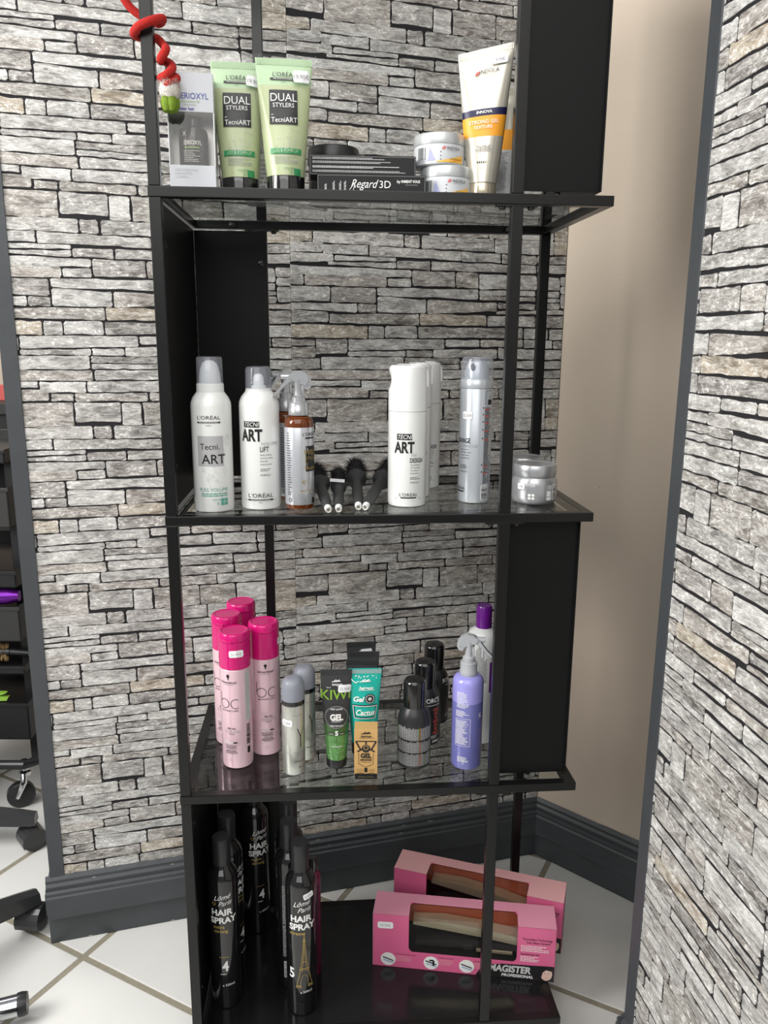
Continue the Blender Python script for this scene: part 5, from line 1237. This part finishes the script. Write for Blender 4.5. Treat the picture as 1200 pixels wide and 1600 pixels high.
# ------------------------------------------------------------------ the salon beyond the left edge
M['trolley'] = mat('trolley_black_plastic', (0.007, 0.007, 0.008), 0.45, bump=0.1, bscale=300)
M['trolley_grey'] = mat('trolley_dark_grey', (0.022, 0.022, 0.022), 0.5)
M['purple_metal'] = mat('purple_metallic', (0.16, 0.02, 0.30), 0.2, metal=0.7)
def tray(parent, cx, cy, z, w, d, h, m, lip=.004):
    mb = MB(); mb.box(cx - w, cx + w, cy - d, cy + d, z, z + .004, .001)
    for a, b, c, e in ((cx - w, cx + w, cy - d, cy - d + .004), (cx - w, cx + w, cy + d - .004, cy + d), (cx - w, cx - w + .004, cy - d, cy + d), (cx + w - .004, cx + w, cy - d, cy + d)): mb.box(a, b, c, e, z, z + h, .001)
    mb.box(cx - w - .003, cx + w + .003, cy - d - .003, cy - d + .001, z + h - .008, z + h, .001)
    return mb.build('tray', m, parent)
t = thing('salon_trolley', 'black plastic salon trolley with stacked trays and wheels, at the left edge', 'trolley', (-.625, .905, 0), math.radians(-4))
for k, (z, h, m) in enumerate(((.830, .030, 'trolley'), (.690, .088, 'trolley_grey'), (.555, .038, 'trolley'), (.430, .081, 'trolley_grey'), (.352, .020, 'trolley'), (.192, .090, 'trolley'))):
    tray(t, 0, 0, z, .17, .19, h, M[m])
for sx in (-1, 1):
    for sy in (-1, 1):
        MB().box(sx * .158 - .010, sx * .158 + .010, sy * .140 - .010, sy * .140 + .010, .12, .84, .002).build('upright', M['trolley'], t)
        k = MB().lathe([(0, .082), (.014, .082), (.014, .090), (.008, .094), (.008, .118), (0, .118)], 18, (sx * .130, sy * .150)); k.build('caster_stem', M['chrome'], t)
        w_ = MB().lathe([(0, -.011), (.026, -.011), (.031, -.008), (.032, 0), (.031, .008), (.026, .011), (0, .011)], 28).xform(Matrix.Translation((sx * .130 - .012, sy * .150 - .005, .0325)) @ Matrix.Rotation(.5, 4, 'Z') @ Matrix.Rotation(PI / 2, 4, 'X'))
        wo = w_.build('wheel', M['satin_black'], t)
        MB().tube([(sx * .130, sy * .150 - .010, .086), (sx * .130 + .004, sy * .150 - .020, .070), (sx * .130 - .004, sy * .150 - .024, .050), (sx * .130 - .012, sy * .150 - .024, .033)], [.008, .0075, .006, .005], 10).build('caster_fork', M['chrome'], t)
MB().tube([(-.17, -.19, .128), (.15, -.19, .128), (.17, -.17, .128), (.17, .17, .128), (.15, .19, .128), (-.17, .19, .128)], .011, 12).build('base_frame', M['satin_black'], t)
bpy.context.view_layer.update()
TM = t.matrix_world
def on_trolley(x, y, z): return TM @ Vector((x, y, z))
t2 = thing('curling_iron', 'shiny purple barrel lying in a trolley tray', 'hair tool', on_trolley(.080, -.174, .5300))
MB().tube([(-.12, 0, 0), (-.11, 0, 0), (.060, .0, 0), (.085, 0, 0)], [.012, .0185, .0185, .012], 20).build('barrel', M['purple_metal'], t2)
t2 = thing('hair_dryer', 'black hair dryer with chrome rim lying on the top of the trolley', 'hair tool', on_trolley(.02, -.13, .869))
MB().tube([(-.08, 0, 0), (-.04, 0, .003), (.02, 0, .003), (.075, 0, -.004)], [.030, .034, .030, .020], 20).build('housing', M['gloss_black'], t2)
MB().tube([(.075, 0, -.004), (.082, 0, -.005)], .021, 20).build('rim', M['chrome'], t2)
MB().tube([(-.02, 0, 0), (-.03, -.02, -.01), (-.05, -.04, -.02)], [.014, .013, .012], 12).build('handle', M['gloss_black'], t2)
M['tan_bristle'] = mat('tan_bristle', (0.30, 0.19, 0.07), 0.7, bump=1, bscale=400)
t2 = thing('round_hairbrush', 'round brush with tan bristles lying in the lower trolley tray', 'hairbrush', on_trolley(.095, -.165, .3950))
MB().tube([(-.06, 0, 0), (.035, 0, 0)], .010, 12).build('barrel', M['trolley'], t2)
br = MB(); q = random.Random(8)
for k in range(700):
    th = q.uniform(0, 2 * PI); xx = q.uniform(-.055, .03); o = Vector((0, math.cos(th), math.sin(th))); e = Vector((xx, 0, 0)) + o * .022; b = Vector((xx, 0, 0)) + o * .009
    br.add([b + Vector((.0006, 0, 0)), b - Vector((.0006, 0, 0)), e], [(0, 1, 2)], 0, False)
br.build('bristles', M['tan_bristle'], t2, kind='stuff')
MB().tube([(.035, 0, 0), (.075, 0, -.004)], [.008, .006], 12).build('handle', M['satin_black'], t2)
t2 = thing('hair_clip', 'lime green hair clip in the lower trolley tray', 'hair clip', on_trolley(.09, -.180, .2830))
MB().prism([(-.03, 0), (.03, .002), (.034, .010), (-.02, .014)], -.006, .006).build('clip_arm', M['lime_ink'], t2); MB().prism([(-.03, .016), (.02, .016), (.03, .020), (-.02, .024)], -.006, .006).build('clip_arm', M['lime_ink'], t2)
t2 = thing('product_box', 'small red and white box standing far back at the left edge', 'box', (-1.045, 2.10, .86))
MB().box(-.06, .12, -.03, .03, 0, .055, .001).build('body', M['red_ink'], t2); MB().box(-.05, .02, -.031, -.03, .008, .045).build('label_panel', M['offwhite'], t2)
t2 = thing('wall_counter', 'dark counter against the far beige wall at the left edge', 'counter', (-1.2, 2.1, 0))
MB().box(-.8, .45, -.18, .195, .82, .86, .003).build('worktop', M['trolley_grey'], t2); MB().box(-.75, .40, -.15, .195, 0, .82, .002).build('cabinet', M['trolley'], t2)

M['base_plastic'] = mat('dark_grey_chair_base', (0.030, 0.031, 0.033), 0.35, coat=0.2)
def chair_base(name, label, hub, tip_list, hz, m):
    t = thing(name, label, 'chair', (hub[0], hub[1], 0), 0, 'salon chair bases at the left edge')
    MB().lathe([(0, hz), (.040, hz), (.042, hz + .04), (.030, hz + .06), (.026, hz + .30), (0, hz + .30)], 28).build('hub', m, t)
    for (dx, dy) in tip_list:
        L = math.hypot(dx, dy); a = math.atan2(dy, dx)
        mb = MB()
        secs = [(0.0, .024, hz + .012, .052), (L * .55, .020, hz + .010, .042), (L * .92, .017, hz - .004, .032), (L + .012, .016, hz - .006, .024)]
        vs = []; fs = []
        for (s, w, z0, hh) in secs:
            vs += [(s, -w, z0), (s, w, z0), (s, w * .75, z0 + hh * .8), (s, 0, z0 + hh), (s, -w * .75, z0 + hh * .8)]
        for k in range(3):
            for i in range(5): j = (i + 1) % 5; fs.append((k * 5 + i, k * 5 + j, (k + 1) * 5 + j, (k + 1) * 5 + i))
        fs.append((0, 1, 2, 3, 4)); fs.append((19, 18, 17, 16, 15))
        mb.add(vs, fs).xform(Matrix.Rotation(a, 4, 'Z')).build('leg', m, t)
        T = Matrix.Translation((dx, dy, 0)) @ Matrix.Rotation(a + .6, 4, 'Z')
        for s in (-1, 1):
            MB().lathe([(0, -.009), (.020, -.009), (.024, -.006), (.025, 0), (.024, .006), (.020, .009), (0, .009)], 24).xform(T @ Matrix.Translation((0, s * .013, .0255)) @ Matrix.Rotation(PI / 2, 4, 'X')).build('wheel', M['satin_black'], t)
        hd = MB(); hd.prism([(.0270 * math.cos(k * PI / 8), .0255 + .0270 * math.sin(k * PI / 8)) for k in range(-1, 10)], -.0225, .0225).xform(T).build('caster_hood', m, t)
        MB().lathe([(0, .045), (.0085, .045), (.0085, hz + .012), (0, hz + .012)], 14).xform(Matrix.Translation((dx, dy, 0))).build('caster_stem', M['satin_black'], t)
    return t
chair_base('salon_chair_base', 'dark five-legged chair base with twin casters, beyond the trolley wheel', (-.735, .560), [(.297, .021), (.072, .285), (-.252, .165), (-.240, -.19), (.100, -.285)], .066, M['base_plastic'])
chair_base('stool_base', 'glossy dark star base with caster, close to the wall end', (-.555, .115), [(.205, .215), (-.145, .262), (-.294, -.053), (-.036, -.294), (.272, -.129)], .060, M['base_plastic'])
t = thing('footrest_bar', 'chrome tube with black end cap entering at the lower left corner', 'footrest', (-.33, .11, 0))
MB().tube([(-.35, -.09, .030), (-.02, -.006, .030), (.030, .008, .030)], .0170, 20).build('tube', M['chrome'], t)
MB().tube([(.030, .008, .030), (.036, .010, .030), (.044, .012, .030)], [.0180, .0185, .0170], 20).build('end_cap', M['satin_black'], t)
MB().lathe([(0, 0), (.016, 0), (.016, .005), (.008, .008), (.008, .016), (0, .016)], 16, (-.30, -.078)).build('foot', M['satin_black'], t)
